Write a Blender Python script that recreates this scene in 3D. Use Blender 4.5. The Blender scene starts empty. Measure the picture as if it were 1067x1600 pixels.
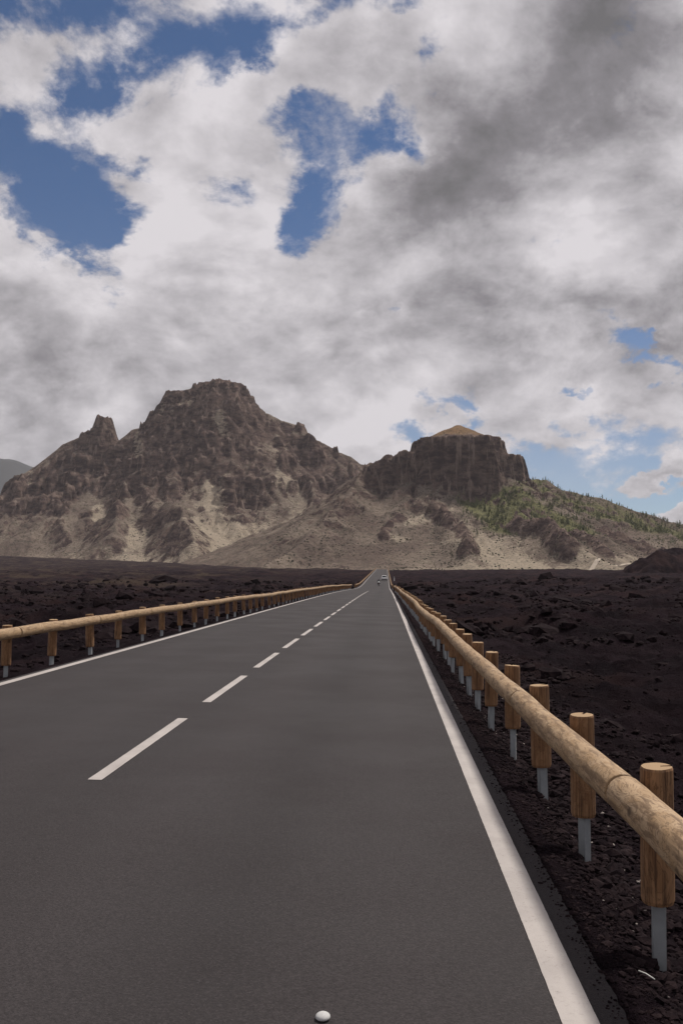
import bpy, bmesh, math, random
import numpy as np
from mathutils import Vector, Matrix

random.seed(7)
rng = np.random.default_rng(7)
C = bpy.context.scene.collection
SC = bpy.context.scene
R = math.radians

# ------------------------------------------------------------------ camera
EYE = 1.75
cam_d = bpy.data.cameras.new('camera')
cam = bpy.data.objects.new('camera', cam_d)
C.objects.link(cam)
cam.location = (0, 0, EYE)
cam.rotation_euler = (R(90 + 3.98), 0, R(2.708))
cam_d.sensor_fit = 'VERTICAL'
cam_d.sensor_height = 36.0
cam_d.lens = 36.0 * 1466 / 1600
cam_d.clip_start = 0.1
cam_d.clip_end = 40000
SC.camera = cam

SC.render.engine = 'CYCLES'
SC.cycles.use_denoising = True
SC.cycles.use_adaptive_sampling = True
SC.cycles.adaptive_threshold = 0.02
SC.cycles.max_bounces = 4
SC.cycles.diffuse_bounces = 2
SC.cycles.glossy_bounces = 2
SC.cycles.volume_bounces = 0
SC.cycles.transparent_max_bounces = 8
SC.view_settings.view_transform = 'Standard'
SC.view_settings.look = 'None'
SC.view_settings.exposure = 0.0
SC.view_settings.gamma = 1.0
SC.view_settings.use_curve_mapping = False

SUN_EL, SUN_AZ = 57.0, 42.0       # azimuth clockwise from +Y (the road's heading)
sun_d = bpy.data.lights.new('sun', 'SUN')
sun_d.energy = 4.2
sun_d.angle = R(5)
sun_d.color = (1.0, 0.94, 0.86)
sun = bpy.data.objects.new('sun', sun_d)
C.objects.link(sun)
_sd = Vector((math.sin(R(SUN_AZ)) * math.cos(R(SUN_EL)), math.cos(R(SUN_AZ)) * math.cos(R(SUN_EL)), math.sin(R(SUN_EL))))
sun.rotation_euler = (-_sd).to_track_quat('-Z', 'Y').to_euler()


# ------------------------------------------------------------------ node helper
class NB:
    """small expression builder on a node tree"""
    def __init__(self, tree):
        self.t = tree
        tree.nodes.clear()

    def n(self, kind, **kw):
        nd = self.t.nodes.new(kind)
        for k, v in kw.items():
            setattr(nd, k, v)
        return nd

    def put(self, sock, v):
        if isinstance(v, bpy.types.NodeSocket):
            self.t.links.new(v, sock)
        elif v is not None:
            if sock.type == 'RGBA' and hasattr(v, '__len__') and len(v) == 3:
                v = (*v, 1)
            sock.default_value = v

    def m(self, op, a, b=None, c=None, clamp=False):
        nd = self.n('ShaderNodeMath', operation=op, use_clamp=clamp)
        for i, v in enumerate((a, b, c)):
            if v is not None:
                self.put(nd.inputs[i], v)
        return nd.outputs[0]

    def add(self, a, b): return self.m('ADD', a, b)
    def sub(self, a, b): return self.m('SUBTRACT', a, b)
    def mul(self, a, b): return self.m('MULTIPLY', a, b)

    def v(self, op, a, b=None, scale=None):
        nd = self.n('ShaderNodeVectorMath', operation=op)
        self.put(nd.inputs[0], a)
        if b is not None:
            self.put(nd.inputs[1], b)
        if scale is not None:
            self.put(nd.inputs['Scale'], scale)
        return nd.outputs['Value' if op in ('DOT_PRODUCT', 'LENGTH', 'DISTANCE') else 'Vector']

    def noise(self, vec, scale, detail=4, rough=0.5, dist=0.0, color=False, dims='3D'):
        nd = self.n('ShaderNodeTexNoise', noise_dimensions=dims)
        if vec is not None:
            self.put(nd.inputs['Vector'], vec)
        self.put(nd.inputs['Scale'], scale)
        self.put(nd.inputs['Detail'], detail)
        self.put(nd.inputs['Roughness'], rough)
        self.put(nd.inputs['Distortion'], dist)
        return nd.outputs['Color' if color else 'Fac']

    def voro(self, vec, scale, feature='F1', out='Distance', rand=1.0):
        nd = self.n('ShaderNodeTexVoronoi', feature=feature)
        self.put(nd.inputs['Vector'], vec)
        self.put(nd.inputs['Scale'], scale)
        self.put(nd.inputs['Randomness'], rand)
        return nd.outputs[out]

    def step(self, x, lo, hi, smooth=True, a=0.0, b=1.0):
        nd = self.n('ShaderNodeMapRange', interpolation_type='SMOOTHSTEP' if smooth else 'LINEAR')
        self.put(nd.inputs['Value'], x)
        self.put(nd.inputs['From Min'], lo)
        self.put(nd.inputs['From Max'], hi)
        self.put(nd.inputs['To Min'], a)
        self.put(nd.inputs['To Max'], b)
        return nd.outputs['Result']

    def mix(self, f, a, b, blend='MIX'):
        nd = self.n('ShaderNodeMix', data_type='RGBA', blend_type=blend)
        self.put(nd.inputs['Factor'], f)
        self.put(nd.inputs['A'] if False else nd.inputs[6], a)
        self.put(nd.inputs[7], b)
        return nd.outputs[2]

    def sep(self, v):
        nd = self.n('ShaderNodeSeparateXYZ')
        self.put(nd.inputs[0], v)
        return nd.outputs

    def comb(self, x, y, z):
        nd = self.n('ShaderNodeCombineXYZ')
        for i, q in enumerate((x, y, z)):
            self.put(nd.inputs[i], q)
        return nd.outputs[0]

    def mapping(self, vec, loc=(0, 0, 0), rot=(0, 0, 0), sc=(1, 1, 1), kind='POINT'):
        nd = self.n('ShaderNodeMapping', vector_type=kind)
        self.put(nd.inputs['Vector'], vec)
        nd.inputs['Location'].default_value = loc
        nd.inputs['Rotation'].default_value = rot
        nd.inputs['Scale'].default_value = sc
        return nd.outputs[0]

    def bump(self, h, strength=0.5, dist=0.02, normal=None):
        nd = self.n('ShaderNodeBump')
        nd.inputs['Strength'].default_value = strength
        nd.inputs['Distance'].default_value = dist
        self.put(nd.inputs['Height'], h)
        if normal is not None:
            self.put(nd.inputs['Normal'], normal)
        return nd.outputs[0]

    def obj(self):
        return self.n('ShaderNodeTexCoord').outputs['Object']

    def pos(self):
        return self.n('ShaderNodeNewGeometry').outputs['Position']

    def rnd(self):
        return self.n('ShaderNodeObjectInfo').outputs['Random']


# ------------------------------------------------------------------ sky with broken cloud
world = bpy.data.worlds.new('World')
SC.world = world
world.use_nodes = True
world.cycles.sampling_method = 'MANUAL'
world.cycles.sample_map_resolution = 512


def build_sky():
    b = NB(world.node_tree)
    d = b.n('ShaderNodeTexCoord').outputs['Generated']
    x, y, z = b.sep(d)
    az = b.m('ARCTAN2', x, y)
    el = b.m('ARCSINE', z)
    ae0 = b.comb(az, el, 0.0)
    # cloud layer seen in perspective: direction projected on a high plane
    k = b.m('DIVIDE', 1.0, b.add(b.m('MAXIMUM', z, 0.0), 0.62))
    p = b.comb(b.mul(x, k), b.mul(y, k), b.mul(z, 0.6))
    w1 = b.noise(p, 3.4, 8, 0.60, color=True)
    w1 = b.v('SUBTRACT', w1, (0.5, 0.5, 0.5))
    ae = b.v('ADD', ae0, b.v('SCALE', w1, scale=0.25))

    def blobs(lst):
        acc = None
        for (a, e, ra, re, rot, amp) in lst:
            q = b.mapping(ae, (a, e, 0), (0, 0, R(rot)), (ra, re, 1), 'TEXTURE')
            s = b.sep(q)
            r2 = b.m('MULTIPLY_ADD', s[0], s[0], b.mul(s[1], s[1]))
            g = b.m('POWER', 0.36788, r2)
            acc = b.mul(g, amp) if acc is None else b.m('MULTIPLY_ADD', g, amp, acc)
        return acc
    HOLES = [(-0.345, 0.391, 0.109, 0.042, -8, 0.95), (-0.142, 0.535, 0.082, 0.051, 25, 0.9), (-0.000, 0.566, 0.061, 0.020, 0, 0.7), (-0.067, 0.419, 0.053, 0.078, 20, 0.9), (-0.007, 0.449, 0.051, 0.033, -25, 0.9), (-0.109, 0.354, 0.031, 0.058, -5, 1.1), (-0.300, 0.378, 0.051, 0.027, 0, 0.7), (-0.185, 0.395, 0.027, 0.020, 0, 0.5), (-0.000, 0.492, 0.019, 0.015, 0, 0.5), (0.063, 0.529, 0.041, 0.031, -20, 0.8), (0.180, 0.131, 0.078, 0.033, 10, 1.3), (0.268, 0.089, 0.116, 0.018, 0, 1), (0.067, 0.172, 0.041, 0.011, 0, 0.8), (0.278, 0.233, 0.041, 0.011, 0, 0.9), (0.204, 0.201, 0.020, 0.007, 0, 0.8), (0.005, 0.134, 0.041, 0.011, 0, 0.6), (-0.001, 0.265, 0.020, 0.015, 0, 0.8), (-0.046, 0.278, 0.014, 0.007, 0, 0.5), (-0.298, 0.474, 0.038, 0.033, 0, 0.65), (-0.340, 0.547, 0.075, 0.020, 0, 0.6), (-0.400, 0.411, 0.041, 0.027, 0, 0.5), (0.110, 0.394, 0.225, 0.082, 28, -0.7), (0.269, 0.113, 0.055, 0.010, 3, -1.3), (0.262, 0.066, 0.102, 0.011, 0, -0.9), (-0.208, 0.281, 0.225, 0.061, 0, -0.5), (-0.306, 0.198, 0.177, 0.089, 0, -0.6), (0.188, 0.238, 0.123, 0.048, 0, -0.5), (-0.057, 0.518, 0.072, 0.034, -12, -0.8), (-0.217, 0.452, 0.075, 0.061, 0, -0.35), (-0.124, 0.486, 0.048, 0.022, 20, -0.9)]
    DARKS = [(0.124, 0.432, 0.211, 0.068, 30, 0.44), (0.253, 0.517, 0.082, 0.082, 0, 0.32), (0.189, 0.255, 0.123, 0.031, 0, 0.42), (0.034, 0.379, 0.089, 0.041, 30, 0.22), (-0.363, 0.189, 0.164, 0.061, 0, 0.12), (0.292, 0.306, 0.034, 0.041, 0, 0.15), (-0.351, 0.500, 0.102, 0.041, 0, 0.05), (-0.140, 0.290, 0.095, 0.041, 0, -0.18), (-0.029, 0.218, 0.095, 0.034, 0, -0.15), (-0.256, 0.342, 0.136, 0.027, 10, -0.18), (0.203, 0.329, 0.075, 0.031, 0, -0.2), (-0.050, 0.509, 0.075, 0.048, -20, -0.12), (0.013, 0.443, 0.024, 0.027, -30, -0.3), (-0.224, 0.469, 0.075, 0.061, 0, -0.08)]
    hole = blobs(HOLES)
    dark = blobs(DARKS)
    w0 = b.v('SUBTRACT', b.noise(p, 3.0, 2, 0.5, color=True), (0.5, 0.5, 0.5))
    pw = b.v('ADD', p, b.v('SCALE', w0, scale=0.10))

    n1 = b.noise(pw, 4.2, 9, 0.60)
    n2 = b.noise(pw, 15.0, 7, 0.64)
    m1 = b.noise(pw, 8.0, 7, 0.58)
    m1s = b.noise(b.v('ADD', pw, (0.030, 0.020, 0.034)), 8.0, 6, 0.58)
    dens = b.add(b.sub(b.m('MULTIPLY_ADD', b.sub(n1, 0.5), 2.8, 0.50), hole), b.add(b.mul(b.sub(n2, 0.5), 1.6), b.mul(b.sub(m1, 0.5), 1.6)))
    cover = b.step(dens, -0.12, 0.36)
    wisp = b.mul(b.step(b.add(n2, b.mul(dens, 0.25)), 0.40, 0.70), 0.55)
    cover = b.m('MAXIMUM', cover, wisp)
    # self shading: thick cores and the sides away from the sun are grey
    lit = b.sub(m1, m1s)
    thick = b.step(dens, 0.25, 1.3)
    shade = b.add(b.add(b.mul(thick, 0.20), dark), b.add(b.mul(b.sub(0.5, n2), 0.55), b.add(b.mul(lit, -1.4), b.mul(b.sub(0.5, m1), 0.5))))
    shade = b.m('ADD', shade, 0.20, clamp=True)
    ramp = b.n('ShaderNodeValToRGB')
    b.put(ramp.inputs[0], shade)
    cr = ramp.color_ramp
    cr.elements[0].position = 0.0
    cr.elements[0].color = (7.3, 6.95, 7.2, 1)
    cr.elements[1].position = 1.0
    cr.elements[1].color = (1.35, 1.30, 1.36, 1)
    e = cr.elements.new(0.40)
    e.color = (4.5, 4.28, 4.5, 1)
    e = cr.elements.new(0.72)
    e.color = (2.3, 2.17, 2.33, 1)
    sky = b.n('ShaderNodeTexSky', sky_type='NISHITA')
    sky.sun_disc = False
    sky.sun_elevation = R(SUN_EL)
    sky.sun_rotation = R(SUN_AZ)
    sky.altitude = 2100
    sky.air_density = 1.0
    sky.dust_density = 0.6
    blue = b.mix(1.0, sky.outputs[0], b.mix(b.step(el, 0.08, 0.42), (0.58, 0.62, 0.68), (0.28, 0.47, 0.64)), 'MULTIPLY')
    col = b.mix(cover, blue, ramp.outputs[0])
    bg = b.n('ShaderNodeBackground')
    b.put(bg.inputs[0], col)
    bg.inputs[1].default_value = 0.1
    out = b.n('ShaderNodeOutputWorld')
    b.t.links.new(bg.outputs[0], out.inputs[0])


build_sky()


# ------------------------------------------------------------------ numpy noise
def _hash(ix, iy, seed):
    n = (ix.astype(np.int64) * 374761393 + iy.astype(np.int64) * 668265263 + seed * 974711) & 0xffffffff
    n = ((n ^ (n >> 13)) * 1274126177) & 0xffffffff
    return (n ^ (n >> 16)) & 0xffff


_ang = np.arange(65536) * (2 * math.pi / 65536)
_gx, _gy = np.cos(_ang), np.sin(_ang)


def perlin(x, y, seed=0):
    ix, iy = np.floor(x), np.floor(y)
    fx, fy = x - ix, y - iy
    u = fx * fx * fx * (fx * (fx * 6 - 15) + 10)
    v = fy * fy * fy * (fy * (fy * 6 - 15) + 10)

    def g(dx, dy):
        h = _hash(ix + dx, iy + dy, seed)
        return _gx[h] * (fx - dx) + _gy[h] * (fy - dy)
    a = g(0, 0) * (1 - u) + g(1, 0) * u
    c = g(0, 1) * (1 - u) + g(1, 1) * u
    return (a * (1 - v) + c * v) * 1.5


def fbm(x, y, scale, octv=4, seed=0, gain=0.5):
    s, a, t = 0.0, 1.0, 0.0
    f = 1.0 / scale
    for o in range(octv):
        s = s + a * perlin(x * f + o * 17.3, y * f - o * 9.1, seed + o)
        t += a
        a *= gain
        f *= 2.03
    return s / t


def ridged(x, y, scale, octv=4, seed=0, gain=0.5):
    s, a, t = 0.0, 1.0, 0.0
    f = 1.0 / scale
    for o in range(octv):
        s = s + a * (1 - np.abs(perlin(x * f + o * 11.7, y * f + o * 5.3, seed + o)) * 1.7)
        t += a
        a *= gain
        f *= 2.03
    return s / t


def sstep(x, lo, hi):
    t = np.clip((x - lo) / (hi - lo), 0, 1)
    return t * t * (3 - 2 * t)


# ------------------------------------------------------------------ scene helpers
def mesh_obj(name, verts, faces, mat, parent=None, smooth=False):
    me = bpy.data.meshes.new(name)
    me.from_pydata(verts, [], faces)
    if mat is not None:
        for q in (mat if isinstance(mat, (list, tuple)) else [mat]):
            me.materials.append(q)
    if smooth:
        me.polygons.foreach_set('use_smooth', [True] * len(me.polygons))
    me.update()
    o = bpy.data.objects.new(name, me)
    C.objects.link(o)
    o.parent = parent
    return o


def fast_mesh(name, V, Fq, mat, smooth=True, parent=None, attr=None, k=4):
    """V (n,3) float, Fq (m,k) int"""
    me = bpy.data.meshes.new(name)
    V = np.ascontiguousarray(V, dtype=np.float32)
    Fq = np.ascontiguousarray(Fq, dtype=np.int32)
    m = len(Fq)
    me.vertices.add(len(V))
    me.vertices.foreach_set('co', V.ravel())
    me.loops.add(m * k)
    me.loops.foreach_set('vertex_index', Fq.ravel())
    me.polygons.add(m)
    me.polygons.foreach_set('loop_start', np.arange(0, m * k, k, dtype=np.int32))
    me.polygons.foreach_set('loop_total', np.full(m, k, dtype=np.int32))
    me.polygons.foreach_set('use_smooth', np.full(m, smooth))
    me.update(calc_edges=True)
    if attr is not None:
        a = me.color_attributes.new('zone', 'FLOAT_COLOR', 'POINT')
        a.data.foreach_set('color', np.ascontiguousarray(attr, dtype=np.float32).ravel())
    me.materials.append(mat)
    o = bpy.data.objects.new(name, me)
    C.objects.link(o)
    o.parent = parent
    return o


def tag(o, label=None, cat=None, group=None, kind=None):
    for k, v in (('label', label), ('category', cat), ('group', group), ('kind', kind)):
        if v:
            o[k] = v
    return o


def empty(name, loc=(0, 0, 0), rz=0.0):
    o = bpy.data.objects.new(name, None)
    C.objects.link(o)
    o.location = loc
    o.rotation_euler = (0, 0, rz)
    o.empty_display_size = 0.2
    return o


def child(name, me, parent, loc=(0, 0, 0), rot=(0, 0, 0), sc=(1, 1, 1)):
    o = bpy.data.objects.new(name, me)
    C.objects.link(o)
    o.parent = parent
    o.location = loc
    o.rotation_euler = rot
    o.scale = sc
    return o


def mat(name, rough=0.9, spec=0.3):
    m = bpy.data.materials.new(name)
    m.use_nodes = True
    b = NB(m.node_tree)
    bs = b.n('ShaderNodeBsdfPrincipled')
    bs.inputs['Roughness'].default_value = rough
    bs.inputs['Specular IOR Level'].default_value = spec
    out = b.n('ShaderNodeOutputMaterial')
    b.t.links.new(bs.outputs[0], out.inputs[0])
    return m, b, bs


# ------------------------------------------------------------------ road profile and plain
XC, XL, XR = -2.45, -5.88, 0.764          # centre line, left and right edge lines
EDGE_L, EDGE_R = -6.06, 0.965              # asphalt edges
CROSS = -0.02                             # crossfall, down to the right


def road_z(y):
    y = np.asarray(y, dtype=float)
    yk = np.array([-80, 0, 60, 90, 120, 150, 180, 200, 215, 240, 280, 340, 420, 500, 570, 600, 615, 650, 760, 1000])
    zk = np.array([0, 0, 0, -0.03, -0.14, -0.33, -0.56, -0.66, -0.60, -0.20, 0.66, 1.80, 3.32, 4.85, 6.2, 6.80, 6.95, 6.6, 4.0, 1.0])
    z = np.zeros_like(y)
    for o in (-24, -16, -8, 0, 8, 16, 24):
        z = z + np.interp(y + o, yk, zk)
    return z / 7


def plain_z(x, y):
    far = np.clip(y - 600, 0, 5000)
    base = np.where(y < 600, np.interp(y, [-200, 0, 90, 200, 300, 450, 600], [-0.8, -0.8, -0.9, -0.6, 0.6, 3.0, 5.4]), 5.4 + 0.0085 * np.minimum(far, 900))
    base = base + 0.040 * np.clip(-x - 40, 0, 900) * sstep(y, 500, 1600)
    return base


def ground_z(x, y, lod=True):
    x = np.asarray(x, dtype=float)
    y = np.asarray(y, dtype=float)
    rz = road_z(y) + CROSS * np.clip(x, -9, 4)
    dxr = np.maximum(x - EDGE_R, 0)
    dxl = np.maximum(EDGE_L - x, 0)
    dx = dxr + dxl
    inside = dx <= 0
    # banks beside the asphalt
    drop = np.where(dxr > 0, 0.012 + 0.24 * sstep(dxr, 0.05, 0.6) + 0.10 * sstep(dxr, 0.4, 1.2), 0.02 + 0.16 * sstep(dxl, 0.1, 1.0))
    bank = rz - drop
    r = np.hypot(x, y)
    pl = plain_z(x, y)
    lump = (ridged(x, y, 7.0, 5, 3, 0.6) - 0.55) * 1.5 + np.maximum(fbm(x, y, 17.0, 3, 6), 0) * 2.2
    big = fbm(x, y, 42.0, 3, 5)
    low = fbm(x, y, 160.0, 2, 8)
    amp = sstep(dx, 0.8, 7.0)
    amp2 = sstep(dx, 4.0, 45.0)
    rough = amp * (lump * 0.75) + amp2 * (big * 1.9 + low * 2.2 * sstep(r, 30, 200))
    small = fbm(x, y, 1.5, 4, 11, 0.6) * 0.30 * sstep(dx, 0.5, 3.5) + fbm(x, y, 0.35, 3, 13, 0.6) * 0.055 * sstep(dx, 0.02, 0.6)
    wb = sstep(dx, 0.6, 6.0)
    z = bank * (1 - wb) + (pl - 0.10) * wb + rough + small
    z = np.where(inside, rz - 0.02 - 0.05 * sstep(np.minimum(x - EDGE_L, EDGE_R - x), 0.0, 0.25) - 0.0016 * np.clip(y - 8, 0, 700), z)
    z = np.where((~inside) & (dx < 0.004 * (r - 25)), rz - 0.05 - 0.0008 * r, z)
    return z


def lava_material(name, attr=False):
    m, b, bs = mat(name, 1.0, 0.03)
    p = b.pos()
    big = b.noise(p, 0.018, 5, 0.6)
    mid = b.noise(p, 0.35, 6, 0.65)
    fine = b.noise(p, 6.0, 6, 0.7)
    x, y, z = b.sep(p)
    # older, browner flows with dry grass and lichen lie on the left of the road
    left = b.step(b.add(x, b.mul(b.sub(big, 0.5), 160)), -10, -90)
    c = b.mix(b.step(mid, 0.35, 0.7), (0.0074, 0.0044, 0.0064), (0.0250, 0.0158, 0.0200))
    c = b.mix(b.mul(b.step(fine, 0.5, 0.75), 0.5), c, (0.032, 0.021, 0.0225))
    c = b.mix(b.mul(b.step(b.noise(p, 0.06, 5, 0.7), 0.47, 0.64), 0.6), c, (0.040, 0.0225, 0.0215))
    old = b.mul(left, b.step(b.noise(p, 0.05, 7, 0.72), 0.47, 0.62))
    c = b.mix(b.mul(old, 0.8), c, (0.062, 0.046, 0.035))
    lich = b.mul(b.step(b.noise(p, 1.7, 5, 0.8), 0.60, 0.74), 0.25)
    c = b.mix(lich, c, (0.075, 0.058, 0.052))
    b.put(bs.inputs['Base Color'], c)
    n = b.bump(b.noise(p, 1.2, 8, 0.74), 1.0, 0.9)
    n = b.bump(b.noise(p, 22.0, 5, 0.7), 0.8, 0.03, n)
    b.put(bs.inputs['Normal'], n)
    return m


LAVA = lava_material('lava')


def build_ground():
    azf = np.arange(R(-33), R(31), 0.0023)
    azb = np.linspace(R(31), R(360 - 33), 70)[:-1]
    az = np.concatenate([azf, azb])
    r = [1.0]
    while r[-1] < 1700:
        r.append(r[-1] * 1.0145)
    while r[-1] < 16000:
        r.append(r[-1] * 1.12)
    r = np.array(r)
    A, Q = np.meshgrid(az, r)
    X, Y = np.sin(A) * Q, np.cos(A) * Q
    Z = ground_z(X, Y)
    Z = np.where(Q > 1750, plain_z(X, np.minimum(Y, 1750)) * np.clip(1 - (Q - 1750) / 6000, 0, 1), Z)
    nr, na = A.shape
    V = np.stack([X.ravel(), Y.ravel(), Z.ravel()], 1)
    i = np.arange(nr - 1)[:, None] * na
    j = np.arange(na)[None, :]
    jn = (j + 1) % na
    F = np.stack([(i + j).ravel(), (i + jn).ravel(), (i + na + jn).ravel(), (i + na + j).ravel()], 1)[:, ::-1]
    V = np.vstack([V, [[0, 0, -0.2]]])
    o = fast_mesh('ground', V, F, LAVA)
    tag(o, kind='structure')
    o['label'] = 'dark brown lava field spreading either side of the road'
    # close the ring round the origin
    return o


build_ground()


# ------------------------------------------------------------------ mountains
def ridge_field(X, Y, pts, m=1.5, p=1.35, zb=8.0, core=0.0):
    best = np.full(X.shape, -60.0)
    dist = np.full(X.shape, 1e9)
    for (x0, y0, z0), (x1, y1, z1) in zip(pts[:-1], pts[1:]):
        dx, dy = x1 - x0, y1 - y0
        L2 = dx * dx + dy * dy + 1e-6
        t = np.clip(((X - x0) * dx + (Y - y0) * dy) / L2, 0, 1)
        d = np.hypot(X - x0 - t * dx, Y - y0 - t * dy)
        H = z0 + (z1 - z0) * t - zb
        de = np.maximum(d - core, 0)
        q = de / (H * m + 1e-3)
        h = zb + H * np.maximum(1 - q, 0) ** p - 0.10 * np.maximum(de - H * m, 0)
        best = np.maximum(best, h)
        dist = np.minimum(dist, d)
    return best, dist


def poly_sd(X, Y, poly):
    """signed distance to a polygon, negative inside"""
    d = np.full(X.shape, 1e9)
    ins = np.zeros(X.shape, bool)
    n = len(poly)
    for k in range(n):
        x0, y0 = poly[k]
        x1, y1 = poly[(k + 1) % n]
        dx, dy = x1 - x0, y1 - y0
        t = np.clip(((X - x0) * dx + (Y - y0) * dy) / (dx * dx + dy * dy + 1e-9), 0, 1)
        d = np.minimum(d, np.hypot(X - x0 - t * dx, Y - y0 - t * dy))
        c = ((y0 > Y) != (y1 > Y)) & (X < (x1 - x0) * (Y - y0) / (y1 - y0 + 1e-12) + x0)
        ins ^= c
    return np.where(ins, -d, d)


def line_dist(X, Y, pts):
    d = np.full(X.shape, 1e9)
    for (x0, y0), (x1, y1) in zip(pts[:-1], pts[1:]):
        dx, dy = x1 - x0, y1 - y0
        t = np.clip(((X - x0) * dx + (Y - y0) * dy) / (dx * dx + dy * dy + 1e-6), 0, 1)
        d = np.minimum(d, np.hypot(X - x0 - t * dx, Y - y0 - t * dy))
    return d


def erode(h, cell, batches=10, n=16000, steps=55, hard=None, seed=1, rate=0.3):
    """rain droplets that cut gullies and lay down fans; returns height and what was laid down"""
    g = np.random.default_rng(seed)
    ny, nx = h.shape
    h = h / cell
    dep = np.zeros_like(h)
    soft = np.ones_like(h) if hard is None else hard
    for _ in range(batches):
        px = g.uniform(1, nx - 3, n)
        py = g.uniform(1, ny - 3, n)
        vx = np.zeros(n)
        vy = np.zeros(n)
        sed = np.zeros(n)
        spd = np.ones(n)
        wat = np.ones(n)
        for s in range(steps):
            ix = px.astype(int)
            iy = py.astype(int)
            fx, fy = px - ix, py - iy
            k = iy * nx + ix
            hf = h.ravel()
            a, b_, c, d = hf[k], hf[k + 1], hf[k + nx], hf[k + nx + 1]
            gx = (b_ - a) * (1 - fy) + (d - c) * fy
            gy = (c - a) * (1 - fx) + (d - b_) * fx
            z0 = a * (1 - fx) * (1 - fy) + b_ * fx * (1 - fy) + c * (1 - fx) * fy + d * fx * fy
            vx = vx * 0.15 - gx * 0.85
            vy = vy * 0.15 - gy * 0.85
            L = np.hypot(vx, vy) + 1e-9
            vx, vy = vx / L, vy / L
            nxp = np.clip(px + vx, 1, nx - 3)
            nyp = np.clip(py + vy, 1, ny - 3)
            jx, jy = nxp.astype(int), nyp.astype(int)
            ex, ey = nxp - jx, nyp - jy
            kk = jy * nx + jx
            z1 = hf[kk] * (1 - ex) * (1 - ey) + hf[kk + 1] * ex * (1 - ey) + hf[kk + nx] * (1 - ex) * ey + hf[kk + nx + 1] * ex * ey
            dz = z1 - z0
            cap = np.maximum(-dz, 0.01) * spd * wat * 3.0
            up = dz > 0
            put = np.where(up, np.minimum(dz, sed), np.where(sed > cap, (sed - cap) * 0.25, 0))
            cut = np.where((~up) & (sed <= cap), np.minimum((cap - sed) * rate, -dz), 0) * soft.ravel()[k]
            q = put - cut
            sed = sed - q
            W = [(1 - fx) * (1 - fy), fx * (1 - fy), (1 - fx) * fy, fx * fy]
            dh = sum(np.bincount(k + off, w * q, nx * ny) for w, off in zip(W, (0, 1, nx, nx + 1)))
            dh = np.clip(dh, -0.06, 0.035).reshape(ny, nx)
            h += dh
            dep += np.maximum(dh, 0)
            spd = np.sqrt(np.maximum(spd * spd - dz * 1.2, 0.05))
            spd = np.minimum(spd, 4)
            wat *= 0.975
            px, py = nxp, nyp
    return h * cell, dep * cell


def blur(a, n=1):
    for _ in range(n):
        q = np.pad(a, 1, mode='edge')
        a = (q[1:-1, 1:-1] * 4 + q[:-2, 1:-1] + q[2:, 1:-1] + q[1:-1, :-2] + q[1:-1, 2:]) / 8
    return a


def slope_of(h, cell):
    gy, gx = np.gradient(h, cell)
    return np.hypot(gx, gy)


def strata(h, X, Y, step, amt, seed):
    """rock bands: flat ledges and steep risers"""
    ph = h / step + fbm(X, Y, 90, 3, seed) * 0.9
    f = ph - np.floor(ph)
    s = sstep(f, 0.30, 0.62)
    return h + (s - f) * step * amt


def grid_faces(ny, nx):
    i = np.arange(ny - 1)[:, None] * nx
    j = np.arange(nx - 1)[None, :]
    return np.stack([(i + j).ravel(), (i + j + 1).ravel(), (i + nx + j + 1).ravel(), (i + nx + j).ravel()], 1)


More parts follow.
